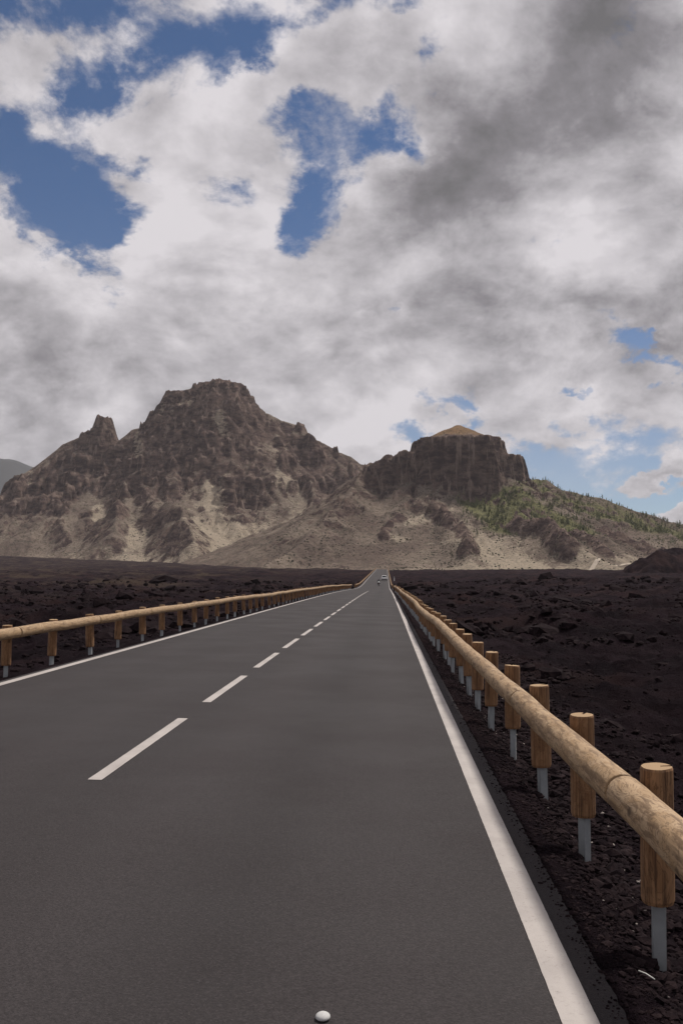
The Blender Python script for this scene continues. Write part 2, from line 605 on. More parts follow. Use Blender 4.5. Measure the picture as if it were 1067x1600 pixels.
def mountain_material(name, scale=1.0):
    m, b, bs = mat(name, 1.0, 0.03)
    p = b.pos()
    at = b.n('ShaderNodeAttribute', attribute_name='zone')
    s = b.n('ShaderNodeSeparateColor')
    b.t.links.new(at.outputs['Color'], s.inputs[0])
    rock, pale, veg = s.outputs[0], s.outputs[1], s.outputs[2]
    cap = at.outputs['Alpha']
    pz = b.mapping(p, sc=(1, 1, 2.2))
    n_mid = b.noise(p, 0.012, 6, 0.62)
    n_str = b.noise(pz, 0.05, 7, 0.68)
    n_fine = b.noise(pz, 0.16, 6, 0.7)
    soil = b.mix(b.step(n_mid, 0.35, 0.65), (0.130, 0.098, 0.082), (0.215, 0.172, 0.138))
    soil = b.mix(b.mul(b.step(n_str, 0.45, 0.65), 0.6), soil, (0.085, 0.069, 0.057))
    rk = b.mix(b.step(n_str, 0.38, 0.66), (0.052, 0.034, 0.034), (0.155, 0.110, 0.092))
    rk = b.mix(b.mul(b.step(b.noise(b.mapping(p, sc=(1, 1, 0.07)), 0.10, 5, 0.7), 0.53, 0.64), 0.6), rk, (0.29, 0.22, 0.18))
    band = b.noise(b.mapping(p, sc=(0.10, 0.10, 1.0)), 0.11, 5, 0.7)
    rk = b.mix(b.mul(b.step(band, 0.50, 0.62), 0.16), rk, (0.20, 0.15, 0.12))
    c = b.mix(b.step(b.add(rock, b.mul(b.sub(n_fine, 0.5), 0.8)), 0.35, 0.6), soil, rk)
    pl = b.mix(n_fine, (0.44, 0.37, 0.285), (0.26, 0.215, 0.165))  # pumice tone, doubling as the painted sunlight on the flanks
    pf = b.step(b.add(pale, b.add(b.mul(b.sub(n_fine, 0.5), 1.5), b.mul(b.sub(n_str, 0.5), 1.9))), 0.25, 0.85)
    c = b.mix(b.mul(pf, 0.92), c, pl)
    vf = b.step(b.add(veg, b.mul(b.sub(n_fine, 0.5), 0.7)), 0.3, 0.65)
    c = b.mix(b.mul(vf, 0.85), c, b.mix(n_fine, (0.075, 0.085, 0.034), (0.185, 0.180, 0.080)))
    c = b.mix(cap, c, b.mix(n_fine, (0.27, 0.165, 0.085), (0.17, 0.105, 0.058)))
    # scattered broom shrubs, too small to tell apart
    sp = b.noise(p, 0.33, 3, 0.6)
    sp = b.add(sp, b.mul(b.sub(n_str, 0.5), 0.35))
    sh = b.mul(b.step(sp, 0.53, 0.60), b.sub(1.0, b.mul(rock, 0.7)))
    c = b.mix(b.mul(b.mul(sh, 0.72), b.sub(1.0, b.mul(pf, 0.45))), c, (0.050, 0.043, 0.032))
    b.put(bs.inputs['Base Color'], c)
    nn = b.bump(b.noise(p, 0.045, 9, 0.72), 1.0, 8.0)
    nn = b.bump(b.noise(p, 0.30, 5, 0.7), 0.7, 1.6, nn)
    b.put(bs.inputs['Normal'], nn)
    return m


MTN = mountain_material('volcanic_slope')


def plateau(X, Y, poly, top, s, seed, rough=6.0, fine=2.5):
    sd = poly_sd(X, Y, poly) + fbm(X, Y, 32, 3, seed) * rough + fbm(X, Y, 9, 2, seed + 5) * fine
    sd = sd + (1 - ridged(X, Y, 21, 3, seed + 9, 0.6)) * rough * 1.7 - rough * 0.6
    return top - s * np.maximum(sd, 0), sd


def build_left_mountain():
    cell = 3.6
    xs = np.arange(-1500, 420, cell)
    ys = np.arange(1200, 2420, cell)
    X, Y = np.meshgrid(xs, ys)
    Xw = X + fbm(X, Y, 120, 4, 21) * 16
    Yw = Y + fbm(X, Y, 120, 4, 27) * 34
    main = [(-1500, 1750, -20), (-1150, 1800, 20), (-945, 1800, 67), (-868, 1880, 119), (-810, 1930, 180), (-766, 1960, 228), (-735, 2000, 264),
            (-700, 2000, 293), (-661, 2000, 309), (-636, 2000, 314), (-576, 2005, 294), (-550, 2005, 325), (-517, 2010, 330), (-492, 2010, 338),
            (-440, 2020, 356), (-357, 2020, 376), (-300, 2010, 378), (-252, 2000, 356), (-224, 2000, 341), (-182, 2000, 328), (-171, 2000, 315), (-141, 2000, 295),
            (-99, 2000, 271), (-75, 2000, 261), (-55, 2000, 246), (-3, 2000, 232), (78, 2000, 205), (300, 2050, 120), (420, 2080, 60)]
    # the skyline itself is left unwarped, the flanks are warped
    h0, d0 = ridge_field(X, Y, main, 1.45, 1.32, 14)
    h1, _ = ridge_field(Xw, Yw, main, 1.45, 1.32, 14)
    w = sstep(d0, 8, 70)
    h = h0 * (1 - w) + h1 * w
    spurs = [
        [(-576, 2000, 296), (-516, 1920, 268), (-465, 1780, 186), (-355, 1620, 128), (-312, 1500, 62)],
        [(-520, 1900, 255), (-500, 1760, 170), (-470, 1600, 92)],
        [(-357, 2000, 371), (-337, 1930, 300), (-275, 1810, 196), (-245, 1730, 140)],
        [(-224, 2000, 342), (-165, 1930, 272), (-139, 1800, 192), (-150, 1650, 115)],
        [(-450, 1990, 340), (-430, 1880, 262), (-400, 1780, 190)],
        [(-735, 2000, 264), (-650, 1850, 174), (-575, 1670, 84)],
        [(-820, 1920, 170), (-760, 1800, 110), (-700, 1680, 60)],
        [(-75, 2000, 258), (-60, 1880, 196), (-40, 1750, 120)],
    ]
    crest = np.full(X.shape, 1e9)
    for s in spurs:
        hs, ds = ridge_field(Xw, Yw, s, 1.12, 1.15, 14)
        h = np.maximum(h, hs)
        crest = np.minimum(crest, ds)
    rel = sstep(h, 40, 200)
    gully = ridged(Xw, Yw, 130, 5, 31, 0.52)
    h = h - (1 - gully) * 46 * rel * sstep(d0, 10, 90) + fbm(X, Y, 40, 4, 33) * 7 * rel * sstep(d0, 6, 40)
    hb = strata(h, X, Y, 52, 0.75, 41)
    bm = sstep(fbm(X, Y, 150, 3, 43), -0.12, 0.18) * sstep(h, 90, 160)
    h = h * (1 - bm) + hb * bm
    h, dep = erode(h, cell, 9, 15000, 60, hard=np.where(bm > 0.5, 0.45, 1.0), seed=3)
    rock = np.clip(bm * 0.55 + sstep(slope_of(h, cell), 0.75, 1.25) * 0.8, 0, 1)
    # crags on the skyline
    jag = fbm(X, Y, 15, 3, 51) * 7 + fbm(X, Y, 40, 2, 53) * 5
    crags = [([(-470, 1990), (-415, 1975), (-395, 1990), (-395, 2060), (-455, 2060)], 405, 1.5),
             ([(-408, 1985), (-365, 1968), (-325, 1978), (-308, 2000), (-318, 2050), (-400, 2060)], 421, 1.6),
             ([(-372, 1990), (-345, 1986), (-335, 2000), (-350, 2030), (-370, 2030)], 430, 1.6),
             ([(-626, 1992), (-612, 1988), (-602, 1994), (-602, 2008), (-624, 2008)], 351, 2.6),
             ([(-660, 1990), (-640, 1985), (-640, 2010), (-660, 2010)], 318, 3.0),
             ([(-190, 1992), (-178, 1990), (-176, 2008), (-190, 2008)], 334, 3.0),
             ([(-112, 1992), (-104, 1990), (-104, 2008), (-112, 2008)], 281, 3.0)]
    for k, (poly, top, s) in enumerate(crags):
        z, sd = plateau(X, Y, poly, top, s, 60 + k * 3, 8 if k < 3 else 3.0, 3.5)
        z = z + jag * (0.75 + 0.6 * sstep(sd, -4, 6))
        rock = np.where(z > h, 1.0, rock)
        h = np.maximum(h, z)
    # pale pumice in the amphitheatre and along the foot, with sunlit flanks painted in
    h = h + (fbm(X, Y, 16, 3, 81, 0.6) * 4.0 * rock + (ridged(X, Y, 24, 3, 83, 0.6) - 0.6) * 5.0 * rock + fbm(X, Y, 11, 2, 85) * 0.7) * sstep(h, 50, 120)
    pal = np.zeros_like(h)
    for pts, rad, a in [([(-338, 1800), (-305, 1700), (-275, 1600)], 26, 1.0), ([(-290, 1640), (-240, 1460), (-190, 1370)], 80, 1.0), ([(-480, 1430), (-200, 1390), (-60, 1290)], 120, 1.0),
                        ([(-215, 1940), (-200, 1880), (-185, 1830)], 30, 0.55), ([(-345, 1925), (-330, 1915)], 18, 1.0), ([(-170, 1560), (-90, 1700), (-50, 1800)], 70, 0.8),
                        ([(-530, 1950), (-505, 1880)], 12, 0.9), ([(-450, 1650), (-440, 1580)], 26, 0.6), ([(-760, 1950), (-745, 1920)], 10, 0.9), ([(-560, 1790), (-545, 1760)], 12, 0.8),
                        ([(-480, 1975), (-440, 1960), (-400, 1955)], 9, 0.8)]:
        pal = np.maximum(pal, a * np.exp(-(line_dist(Xw, Yw, pts) / rad) ** 2))
    pal = np.clip(pal + sstep(blur(dep, 2), 0.4, 2.5) * 0.30 - rock * 0.45, 0, 1)
    veg = np.clip(0.30 * sstep(fbm(X, Y, 80, 3, 71), -0.1, 0.4) * (h < 120), 0, 1)
    attr = np.stack([rock, pal, veg, np.zeros_like(h)], -1).reshape(-1, 4)
    o = fast_mesh('mountain', np.stack([X, Y, h], -1).reshape(-1, 3), grid_faces(*X.shape), MTN, attr=attr)
    tag(o, kind='structure')
    o['label'] = 'craggy brown volcanic mountain with a rock pinnacle on its left shoulder'
    return xs, ys, h, cell


def build_mesa():
    cell = 3.0
    xs = np.arange(-420, 1050, cell)
    ys = np.arange(900, 1800, cell)
    X, Y = np.meshgrid(xs, ys)
    Xw = X + fbm(X, Y, 100, 4, 121) * 14
    Yw = Y + fbm(X, Y, 100, 4, 127) * 22
    zb = 6
    main = [(-20, 1520, 140), (10, 1515, 147), (60, 1505, 153), (120, 1505, 156), (170, 1505, 156), (190, 1515, 154)]
    h, d0 = ridge_field(Xw, Yw, main, 2.3, 1.3, zb, 66)
    east = [(224, 1500, 154), (282, 1500, 141), (342, 1500, 126), (396, 1485, 103), (452, 1455, 84), (560, 1430, 62), (760, 1400, 30), (1050, 1400, 5)]
    he0, de = ridge_field(X, Y, east, 2.6, 1.25, zb)
    h = np.maximum(h, he0)
    for s, mm in [([(-35, 1480, 170), (-55, 1400, 136), (-90, 1280, 80), (-128, 1150, 26), (-150, 1090, 10)], 2.0),
                  ([(40, 1440, 140), (60, 1330, 92), (90, 1200, 52), (100, 1080, 20)], 2.2),
                  ([(160, 1430, 140), (190, 1300, 92), (230, 1150, 44), (250, 1040, 16)], 2.3),
                  ([(282, 1500, 138), (275, 1330, 84), (290, 1180, 38)], 2.3),
                  ([(396, 1480, 100), (400, 1330, 62), (420, 1180, 28)], 2.3),
                  ([(-35, 1490, 165), (-80, 1650, 130), (-60, 1800, 110)], 1.8)]:
        hs, _ = ridge_field(Xw, Yw, s, mm, 1.2, zb)
        h = np.maximum(h, hs)
    rel = sstep(h, 18, 110)
    h = h - (1 - ridged(Xw, Yw, 95, 5, 131, 0.5)) * 17 * rel * np.minimum(sstep(d0, 20, 90), sstep(de, 5, 60)) + fbm(X, Y, 30, 4, 133) * 3.5 * rel
    h, dep = erode(h, cell, 7, 14000, 60, seed=8)
    rock = sstep(slope_of(h, cell), 0.75, 1.2) * 0.7
    # flat-topped cliff block with its lower benches
    jag = fbm(X, Y, 10, 3, 151) * 3
    for k, (poly, top, s, sl) in enumerate([
            ([(47, 1462), (62, 1444), (96, 1432), (130, 1428), (156, 1432), (176, 1452), (186, 1490), (192, 1560), (120, 1590), (52, 1580), (44, 1520)], 219, 4.2, 0.0),
            ([(178, 1462), (196, 1458), (216, 1474), (219, 1500), (205, 1540), (180, 1560)], 193, 4.5, 0.0),
            ([(-36, 1472), (-15, 1456), (20, 1452), (52, 1456), (60, 1500), (40, 1550), (-20, 1540), (-38, 1500)], 190, 3.6, 0.26)]):
        z, sd = plateau(X, Y, poly, top + sl * X, s, 160 + 3 * k, 7, 3.0)
        if sl:
            z = z + fbm(X, Y, 18, 3, 171, 0.6) * 13 - 4 + (ridged(X, Y, 34, 2, 173) - 0.5) * 10
        else:
            z = z + jag * sstep(sd, -5, 4)
        rock = np.where((z > h) & (sd > -4), 1.0, rock)
        h = np.maximum(h, z)
    q = 1 - np.hypot((X - 116) / 62, (Y - 1502) / 70)
    dome = 217 + 28 * np.clip(q * 1.06, 0, 1) ** 0.92 + fbm(X, Y, 14, 3, 155) * 1.6
    capm = 0.85 * sstep(q + fbm(X, Y, 18, 3, 157) * 0.25, 0.0, 0.35)
    h = np.where(q > 0, np.maximum(h, dome), h)
    # dark rock fins standing out of the lower slope
    for k, (pts, up, wd) in enumerate([
            ([(70, 1345, 0), (88, 1300, 0), (102, 1245, 0), (107, 1180, 0), (95, 1130, 0)], 15, 13),
            ([(172, 1275, 0), (184, 1255, 0), (208, 1228, 0), (214, 1170, 0), (218, 1120, 0)], 17, 15),
            ([(252, 1265, 0), (263, 1225, 0), (266, 1160, 0)], 11, 12),
            ([(300, 1290, 0), (335, 1270, 0), (360, 1230, 0)], 12, 15),
            ([(20, 1330, 0), (4, 1300, 0), (-2, 1260, 0)], 9, 10),
            ([(350, 1150, 0), (372, 1120, 0)], 13, 12)]):
        d = line_dist(Xw * 0.4 + X * 0.6, Yw * 0.4 + Y * 0.6, [(a, c) for a, c, _ in pts])
        d = d + fbm(X, Y, 22, 3, 180 + k) * 6
        jaggy = 0.55 + 0.75 * ridged(X, Y, 30, 3, 190 + k)
        f = up * np.clip(1 - (d / wd), 0, 1) ** 0.6 * jaggy
        rock = np.maximum(rock, sstep(f, 1.0, 3.0))
        h = h + f
    pal = np.zeros_like(h)  # pale scree, with the sunlit foot of the slope painted in
    for pts, rad, a in [([(122, 1210), (150, 1110), (190, 1050)], 48, 1.0), ([(40, 1060), (130, 1035), (235, 1040)], 60, 1.0), ([(35, 1320), (60, 1335), (90, 1350)], 18, 0.8), ([(12, 1270), (20, 1255)], 14, 0.9),
                        ([(230, 1120), (250, 1060), (262, 1040)], 34, 0.9), ([(-20, 1085), (40, 1065)], 24, 0.55), ([(110, 1300), (124, 1240)], 14, 0.9), ([(300, 1160), (320, 1110)], 30, 0.7),
                        ([(240, 1330), (255, 1300)], 12, 0.6)]:
        pal = np.maximum(pal, a * np.exp(-(line_dist(Xw, Yw, pts) / rad) ** 2))
    brown = 0.62 * sstep(90 - X + fbm(X, Y, 70, 3, 195) * 90, 0, 90) * sstep(Y + fbm(X, Y, 50, 3, 197) * 40, 1060, 1130)  # shadow on the left slope, painted as a darker purple-brown rock tone
    rock = np.maximum(rock, brown * (0.55 + 0.6 * fbm(X, Y, 45, 4, 199)))
    pal = np.clip(pal + sstep(blur(dep, 2), 0.4, 2.5) * 0.22 - rock * 0.6, 0, 1)
    veg = np.exp(-(line_dist(X, Y, [(140, 1400), (165, 1340), (170, 1290)]) / 42) ** 2)
    veg = np.maximum(veg, 0.95 * np.exp(-(line_dist(X, Y, [(190, 1400), (235, 1330), (250, 1280)]) / 40) ** 2))
    veg = np.maximum(veg, 0.7 * np.exp(-(line_dist(X, Y, [(250, 1450), (340, 1440), (450, 1390), (600, 1370)]) / 70) ** 2))
    veg = np.clip(veg * (1 - rock), 0, 1)
    attr = np.stack([rock, pal * (1 - 0.8 * veg), veg, capm], -1).reshape(-1, 4)
    o = fast_mesh('mesa', np.stack([X, Y, h], -1).reshape(-1, 3), grid_faces(*X.shape), MTN, attr=attr)
    tag(o, kind='structure')
    o['label'] = 'flat-topped brown cliff with a grassy cap and wooded right slope'
    return xs, ys, h, cell, veg, rock


LEFT = build_left_mountain()
MESA = build_mesa()


def sample(grid, x, y):
    xs, ys, h, cell = grid[:4]
    u = np.clip((np.asarray(x) - xs[0]) / cell, 0, len(xs) - 1.001)
    v = np.clip((np.asarray(y) - ys[0]) / cell, 0, len(ys) - 1.001)
    i, j = u.astype(int), v.astype(int)
    fu, fv = u - i, v - j
    return h[j, i] * (1 - fu) * (1 - fv) + h[j, i + 1] * fu * (1 - fv) + h[j + 1, i] * (1 - fu) * fv + h[j + 1, i + 1] * fu * fv


def plain_far():
    m, b, bs = mat('far_wooded_slope', 1.0, 0.02)
    b.put(bs.inputs['Base Color'], b.mix(b.noise(b.pos(), 0.006, 7, 0.7), (0.016, 0.020, 0.022), (0.060, 0.058, 0.056)))
    return m


def build_far_hill():
    K = 1.8
    xs = np.arange(-4300 * K, -1300 * K, 50.0)
    ys = np.arange(4000 * K, 6600 * K, 50.0)
    X, Y = np.meshgrid(xs, ys)
    pts = [(-4300, 5000, 560), (-3300, 5000, 690), (-2600, 5000, 700), (-2104, 5000, 650), (-2015, 5000, 640), (-1907, 5000, 596), (-1800, 5050, 520), (-1500, 5200, 300)]
    pts = [tuple(q * K for q in w) for w in pts]
    h, d = ridge_field(X, Y, pts, 1.8, 1.3, 0)
    h = h - (1 - ridged(X, Y, 420 * K, 5, 201)) * 220 * sstep(d, 60, 800) + fbm(X, Y, 200, 4, 203) * 18
    attr = np.stack([np.full(h.size, 0.6), np.zeros(h.size), np.full(h.size, 0.3), np.zeros(h.size)], -1)
    o = fast_mesh('hill', np.stack([X, Y, h], -1).reshape(-1, 3), grid_faces(*X.shape), plain_far(), attr=attr)
    tag(o, kind='structure')
    o['label'] = 'distant bluish mountain behind the left slope'


build_far_hill()


def build_mound():
    cell = 0.9
    xs = np.arange(95, 300, cell)
    ys = np.arange(440, 620, cell)
    X, Y = np.meshgrid(xs, ys)
    Xw, Yw = X + fbm(X, Y, 18, 4, 221) * 8, Y + fbm(X, Y, 18, 4, 223) * 8
    pts = [(134, 488, 8.0), (140, 497, 15.0), (152, 508, 16.8), (165, 518, 18.2), (190, 525, 20.0), (220, 535, 17.5), (260, 545, 9.0)]
    h, d = ridge_field(Xw, Yw, pts, 1.2, 0.8, 1.5, 2)
    h = h + fbm(X, Y, 7, 4, 225) * 1.6 * sstep(h, 2.5, 6) + (ridged(X, Y, 11, 3, 227) - 0.5) * 1.5 * sstep(h, 2.5, 7)
    o = fast_mesh('lava_mound', np.stack([X, Y, h], -1).reshape(-1, 3), grid_faces(*X.shape), LAVA)
    tag(o, kind='structure')
    o['label'] = 'dark lava mound rising at the right edge of the field'


build_mound()


# ------------------------------------------------------------------ road
def asphalt_material(name, tint, dark):
    m, b, bs = mat(name, 0.82, 0.22)
    p = b.pos()
    x, y, z = b.sep(p)
    long = b.mapping(p, sc=(1, 0.06, 1))
    blot = b.noise(p, 0.45, 5, 0.6)
    lanes = b.noise(long, 1.1, 3, 0.5)
    ag = b.noise(p, 55.0, 4, 0.75)
    st = b.voro(p, 120.0, out='Color')
    sx = b.sep(st)[0]
    c = b.mix(b.step(blot, 0.3, 0.7), tint, tuple(q * 1.16 for q in tint))
    c = b.mix(b.mul(b.step(lanes, 0.4, 0.62), 0.30), c, tuple(q * 1.22 for q in tint))
    # wheel tracks polished by traffic, oil-dark band between them
    for xc, g0 in ((0.02, 0.16), (-1.62, 0.16), (-3.35, 0.13), (-5.0, 0.13)):
        dxt = b.m('DIVIDE', b.sub(b.add(x, b.mul(b.sub(lanes, 0.5), 0.5)), xc), 0.34)
        c = b.mix(b.mul(b.m('POWER', 0.36788, b.mul(dxt, dxt)), g0), c, tuple(q * 2.2 for q in tint))
    oil = b.m('DIVIDE', b.sub(x, -0.8), 0.28)
    c = b.mix(b.mul(b.m('POWER', 0.36788, b.mul(oil, oil)), 0.28), c, dark)
    c = b.mix(b.mul(b.step(b.noise(p, 2.3, 6, 0.7), 0.60, 0.75), 0.35), c, dark)
    c = b.mix(b.mul(b.step(ag, 0.42, 0.60), 0.55), c, dark)
    c = b.mix(b.mul(b.step(sx, 0.72, 1.0), 0.45), c, tuple(q * 1.9 for q in tint))
    c = b.mix(b.mul(b.step(sx, 0.25, 0.0), 0.5), c, dark)
    b.put(bs.inputs['Base Color'], c)
    b.put(bs.inputs['Roughness'], b.step(blot, 0.3, 0.7, a=0.72, b=0.88))
    nn = b.bump(b.noise(p, 90.0, 3, 0.7), 0.55, 0.006)
    b.put(bs.inputs['Normal'], nn)
    return m


ASPH = asphalt_material('asphalt', (0.0270, 0.0226, 0.0234), (0.0130, 0.0104, 0.0111))
ASPH_E = asphalt_material('asphalt_edge', (0.019, 0.0142, 0.0150), (0.0095, 0.0068, 0.0074))


def paint_material():
    m, b, bs = mat('road_paint', 0.7, 0.3)
    p = b.pos()
    wear = b.noise(p, 38.0, 6, 0.75)
    big = b.noise(p, 1.6, 4, 0.6)
    c = b.mix(b.step(big, 0.35, 0.7), (0.385, 0.35, 0.33), (0.31, 0.28, 0.265))
    c = b.mix(b.mul(b.step(wear, 0.52, 0.72), 0.45), c, (0.17, 0.15, 0.14))
    c = b.mix(b.step(b.add(wear, b.mul(b.sub(big, 0.5), 0.3)), 0.655, 0.72), c, (0.06, 0.052, 0.05))
    b.put(bs.inputs['Base Color'], c)
    b.put(bs.inputs['Normal'], b.bump(b.noise(p, 90.0, 3, 0.7), 0.4, 0.005))
    return m


PAINT = paint_material()


def strip(name, x0, x1, y0, y1, lift, material, dy=1.5, nx=2, jit=0.0, skirt=0.0, parent=None, seed=0):
    """a sheet that follows the road from y0 to y1 between two lateral lines"""
    if jit:
        dy = min(dy, 0.05) if y1 < 40 else dy
    n = max(2, int((y1 - y0) / dy) + 1)
    ys = np.linspace(y0, y1, n)
    xs = np.linspace(0, 1, nx)
    U, Yg = np.meshgrid(xs, ys)
    a = x0 + (perlin(ys * 13, ys * 0 + 3.3, seed) * 0.9 + perlin(ys * 2.1, ys * 0 + 1.3, seed) * 0.35) * jit
    c = x1 + (perlin(ys * 13, ys * 0 + 7.3, seed + 1) * 0.9 + perlin(ys * 2.1, ys * 0 + 5.3, seed) * 0.35) * jit
    X = a[:, None] * (1 - U) + c[:, None] * U
    Z = road_z(Yg) + CROSS * X + lift
    V = np.stack([X, Yg, Z], -1)
    if skirt:
        l, r = V[:, :1].copy(), V[:, -1:].copy()
        l[..., 2] -= skirt
        r[..., 2] -= skirt
        l[..., 0] -= 0.02
        r[..., 0] += 0.02
        V = np.concatenate([l, V, r], 1)
    ny, nn = V.shape[:2]
    return fast_mesh(name, V.reshape(-1, 3), grid_faces(ny, nn), material, smooth=not skirt, parent=parent)


road = strip('road', EDGE_L, XR + 0.06, -40, 612, 0.0, ASPH, 1.5, 12, 0, 0.05)
tag(road, kind='structure')
road['label'] = 'straight grey asphalt road running to the mountains'
sh = strip('road_shoulder', XR + 0.055, EDGE_R, -40, 612, -0.004, ASPH_E, 0.025, 2, 0.010, 0.10, seed=5)
tag(sh, kind='structure')
sh['label'] = 'dark asphalt edge strip right of the white line'
strip('edge_line', XR - 0.075, XR + 0.075, -5, 28, 0.004, PAINT, 0.04, 2, 0.0016, parent=road, seed=2)
strip('edge_line', XR - 0.075, XR + 0.075, 28, 612, 0.005, PAINT, 1.0, 2, 0, parent=road)
strip('edge_line', XL - 0.075, XL + 0.075, -5, 612, 0.005, PAINT, 1.0, 2, 0, parent=road)
y = 7.92
while y < 128:
    near = y < 38
    strip('centre_dash', XC - 0.06, XC + 0.06, y, y + 3.45, 0.004, PAINT, 0.05 if near else 0.8, 2, 0.002 if near else 0, parent=road, seed=int(y))
    y += 4.92


# ------------------------------------------------------------------ guardrails of peeled logs on steel-footed wooden posts
def wood_material(name, light, midc, darkc, along, grain, ring=0.5, stretch=0.13):
    m, b, bs = mat(name, 0.72, 0.3)
    o = b.obj()
    rn = b.rnd()
    sh = b.v('ADD', o, b.comb(b.mul(rn, 7.0), b.mul(rn, 13.0), b.mul(rn, 5.0)))
    sc = tuple(stretch if i == along else 1.0 for i in range(3))
    st = b.mapping(sh, sc=sc)
    fib = b.noise(st, grain, 5, 0.65, 0.4)
    sw = b.noise(b.mapping(sh, sc=tuple(0.45 if i == along else 1.0 for i in range(3))), 7.0, 4, 0.6, 1.6)
    rg = b.m('FRACT', b.mul(sw, 9.0))
    rg = b.m('ABSOLUTE', b.sub(rg, 0.5))
    c = b.mix(b.step(sw, 0.35, 0.65), light, midc)
    c = b.mix(b.mul(b.step(rg, 0.18, 0.0), ring), c, darkc)
    c = b.mix(b.mul(b.step(fib, 0.47, 0.62), 0.75), c, darkc)
    kn = b.voro(b.mapping(sh, sc=tuple(0.8 if i == along else 1.0 for i in range(3))), 4.2)
    c = b.mix(b.mul(b.step(kn, 0.13, 0.06), 0.8), c, tuple(q * 0.5 for q in darkc))
    c = b.mix(b.m('MULTIPLY', rn, 0.28), c, midc)
    b.put(bs.inputs['Base Color'], c)
    n = b.bump(fib, 0.5, 0.006)
    n = b.bump(sw, 0.35, 0.02, n)
    b.put(bs.inputs['Normal'], n)
    return m


LOG = wood_material('peeled_log', (0.39, 0.275, 0.168), (0.29, 0.187, 0.098), (0.105, 0.060, 0.031), 1, 26.0, 0.68)
POST = wood_material('post_wood', (0.285, 0.158, 0.078), (0.185, 0.092, 0.042), (0.042, 0.019, 0.010), 2, 60.0, 0.5, 0.035)
m, b, bs = mat('end_grain', 0.85, 0.2)
o_ = b.obj()
rr = b.m('FRACT', b.mul(b.v('LENGTH', b.v('MULTIPLY', o_, (1, 1, 0))), 90.0))
b.put(bs.inputs['Base Color'], b.mix(b.mul(b.step(rr, 0.6, 1.0), 0.5), (0.33, 0.225, 0.13), (0.17, 0.10, 0.055)))
ENDG = m
m, b, bs = mat('galvanised_steel', 0.5, 0.5)
bs.inputs['Metallic'].default_value = 0.35
o_ = b.pos()
b.put(bs.inputs['Base Color'], b.mix(b.noise(o_, 14, 4, 0.6), (0.21, 0.225, 0.235), (0.36, 0.375, 0.385)))
STEEL = m
m, b, bs = mat('dark_joint', 0.8, 0.2)
bs.inputs['Base Color'].default_value = (0.035, 0.022, 0.017, 1)
JOINT = m


def post_mesh(seed, rad=0.085, top=0.0, length=0.69, seg=20):
    """round post with a drying notch sawn down its back"""
    g = random.Random(seed)
    notch = g.uniform(0.55, 1.15)
    out = []
    for i in range(seg):
        a = 2 * math.pi * i / seg
        out.append((a, rad * (1 + g.uniform(-0.025, 0.025))))
    pro = []
    for a, r in out:
        da = (a - notch + math.pi) % (2 * math.pi) - math.pi
        if abs(da) < 0.16:
            continue
        pro.append((math.cos(a) * r, math.sin(a) * r, da))
    pro.sort(key=lambda q: q[2])
    loop = [(q[0], q[1]) for q in pro]
    nx_, ny_ = math.cos(notch), math.sin(notch)
    tx, ty = -ny_, nx_
    # walk ends at da=+pi side; notch corners are inserted round da=0
    k = next(i for i, q in enumerate(pro) if q[2] > 0)
    w = 0.013
    cut = [(nx_ * rad - tx * w, ny_ * rad - ty * w), (nx_ * rad * 0.25 - tx * w * 0.5, ny_ * rad * 0.25 - ty * w * 0.5),
           (nx_ * rad * 0.25 + tx * w * 0.5, ny_ * rad * 0.25 + ty * w * 0.5), (nx_ * rad + tx * w, ny_ * rad + ty * w)]
    loop = loop[:k] + cut + loop[k:]
    lev = [(-length, 0.93), (-length + 0.02, 1.0), (-0.5, 1.01), (-0.2, 0.99), (-0.012, 0.985), (0.0, 0.93)]
    V, F, M = [], [], []
    n = len(loop)
    tilt = (g.uniform(-0.06, 0.06), g.uniform(-0.06, 0.06))
    for z, s in lev:
        for (x_, y_) in loop:
            zz = z + (tilt[0] * x_ + tilt[1] * y_ if z > -0.05 else 0)
            V.append((x_ * s, y_ * s, zz))
    for l in range(len(lev) - 1):
        for i in range(n):
            j = (i + 1) % n
            F.append((l * n + i, l * n + j, (l + 1) * n + j, (l + 1) * n + i))
            M.append(0)
    F.append(tuple((len(lev) - 1) * n + i for i in range(n)))
    M.append(1)
    F.append(tuple(reversed(range(n))))
    M.append(1)
    me = bpy.data.meshes.new('post')
    me.from_pydata(V, [], F)
    me.materials.append(POST)
    me.materials.append(ENDG)
    me.polygons.foreach_set('material_index', M)
    me.update()
    return me


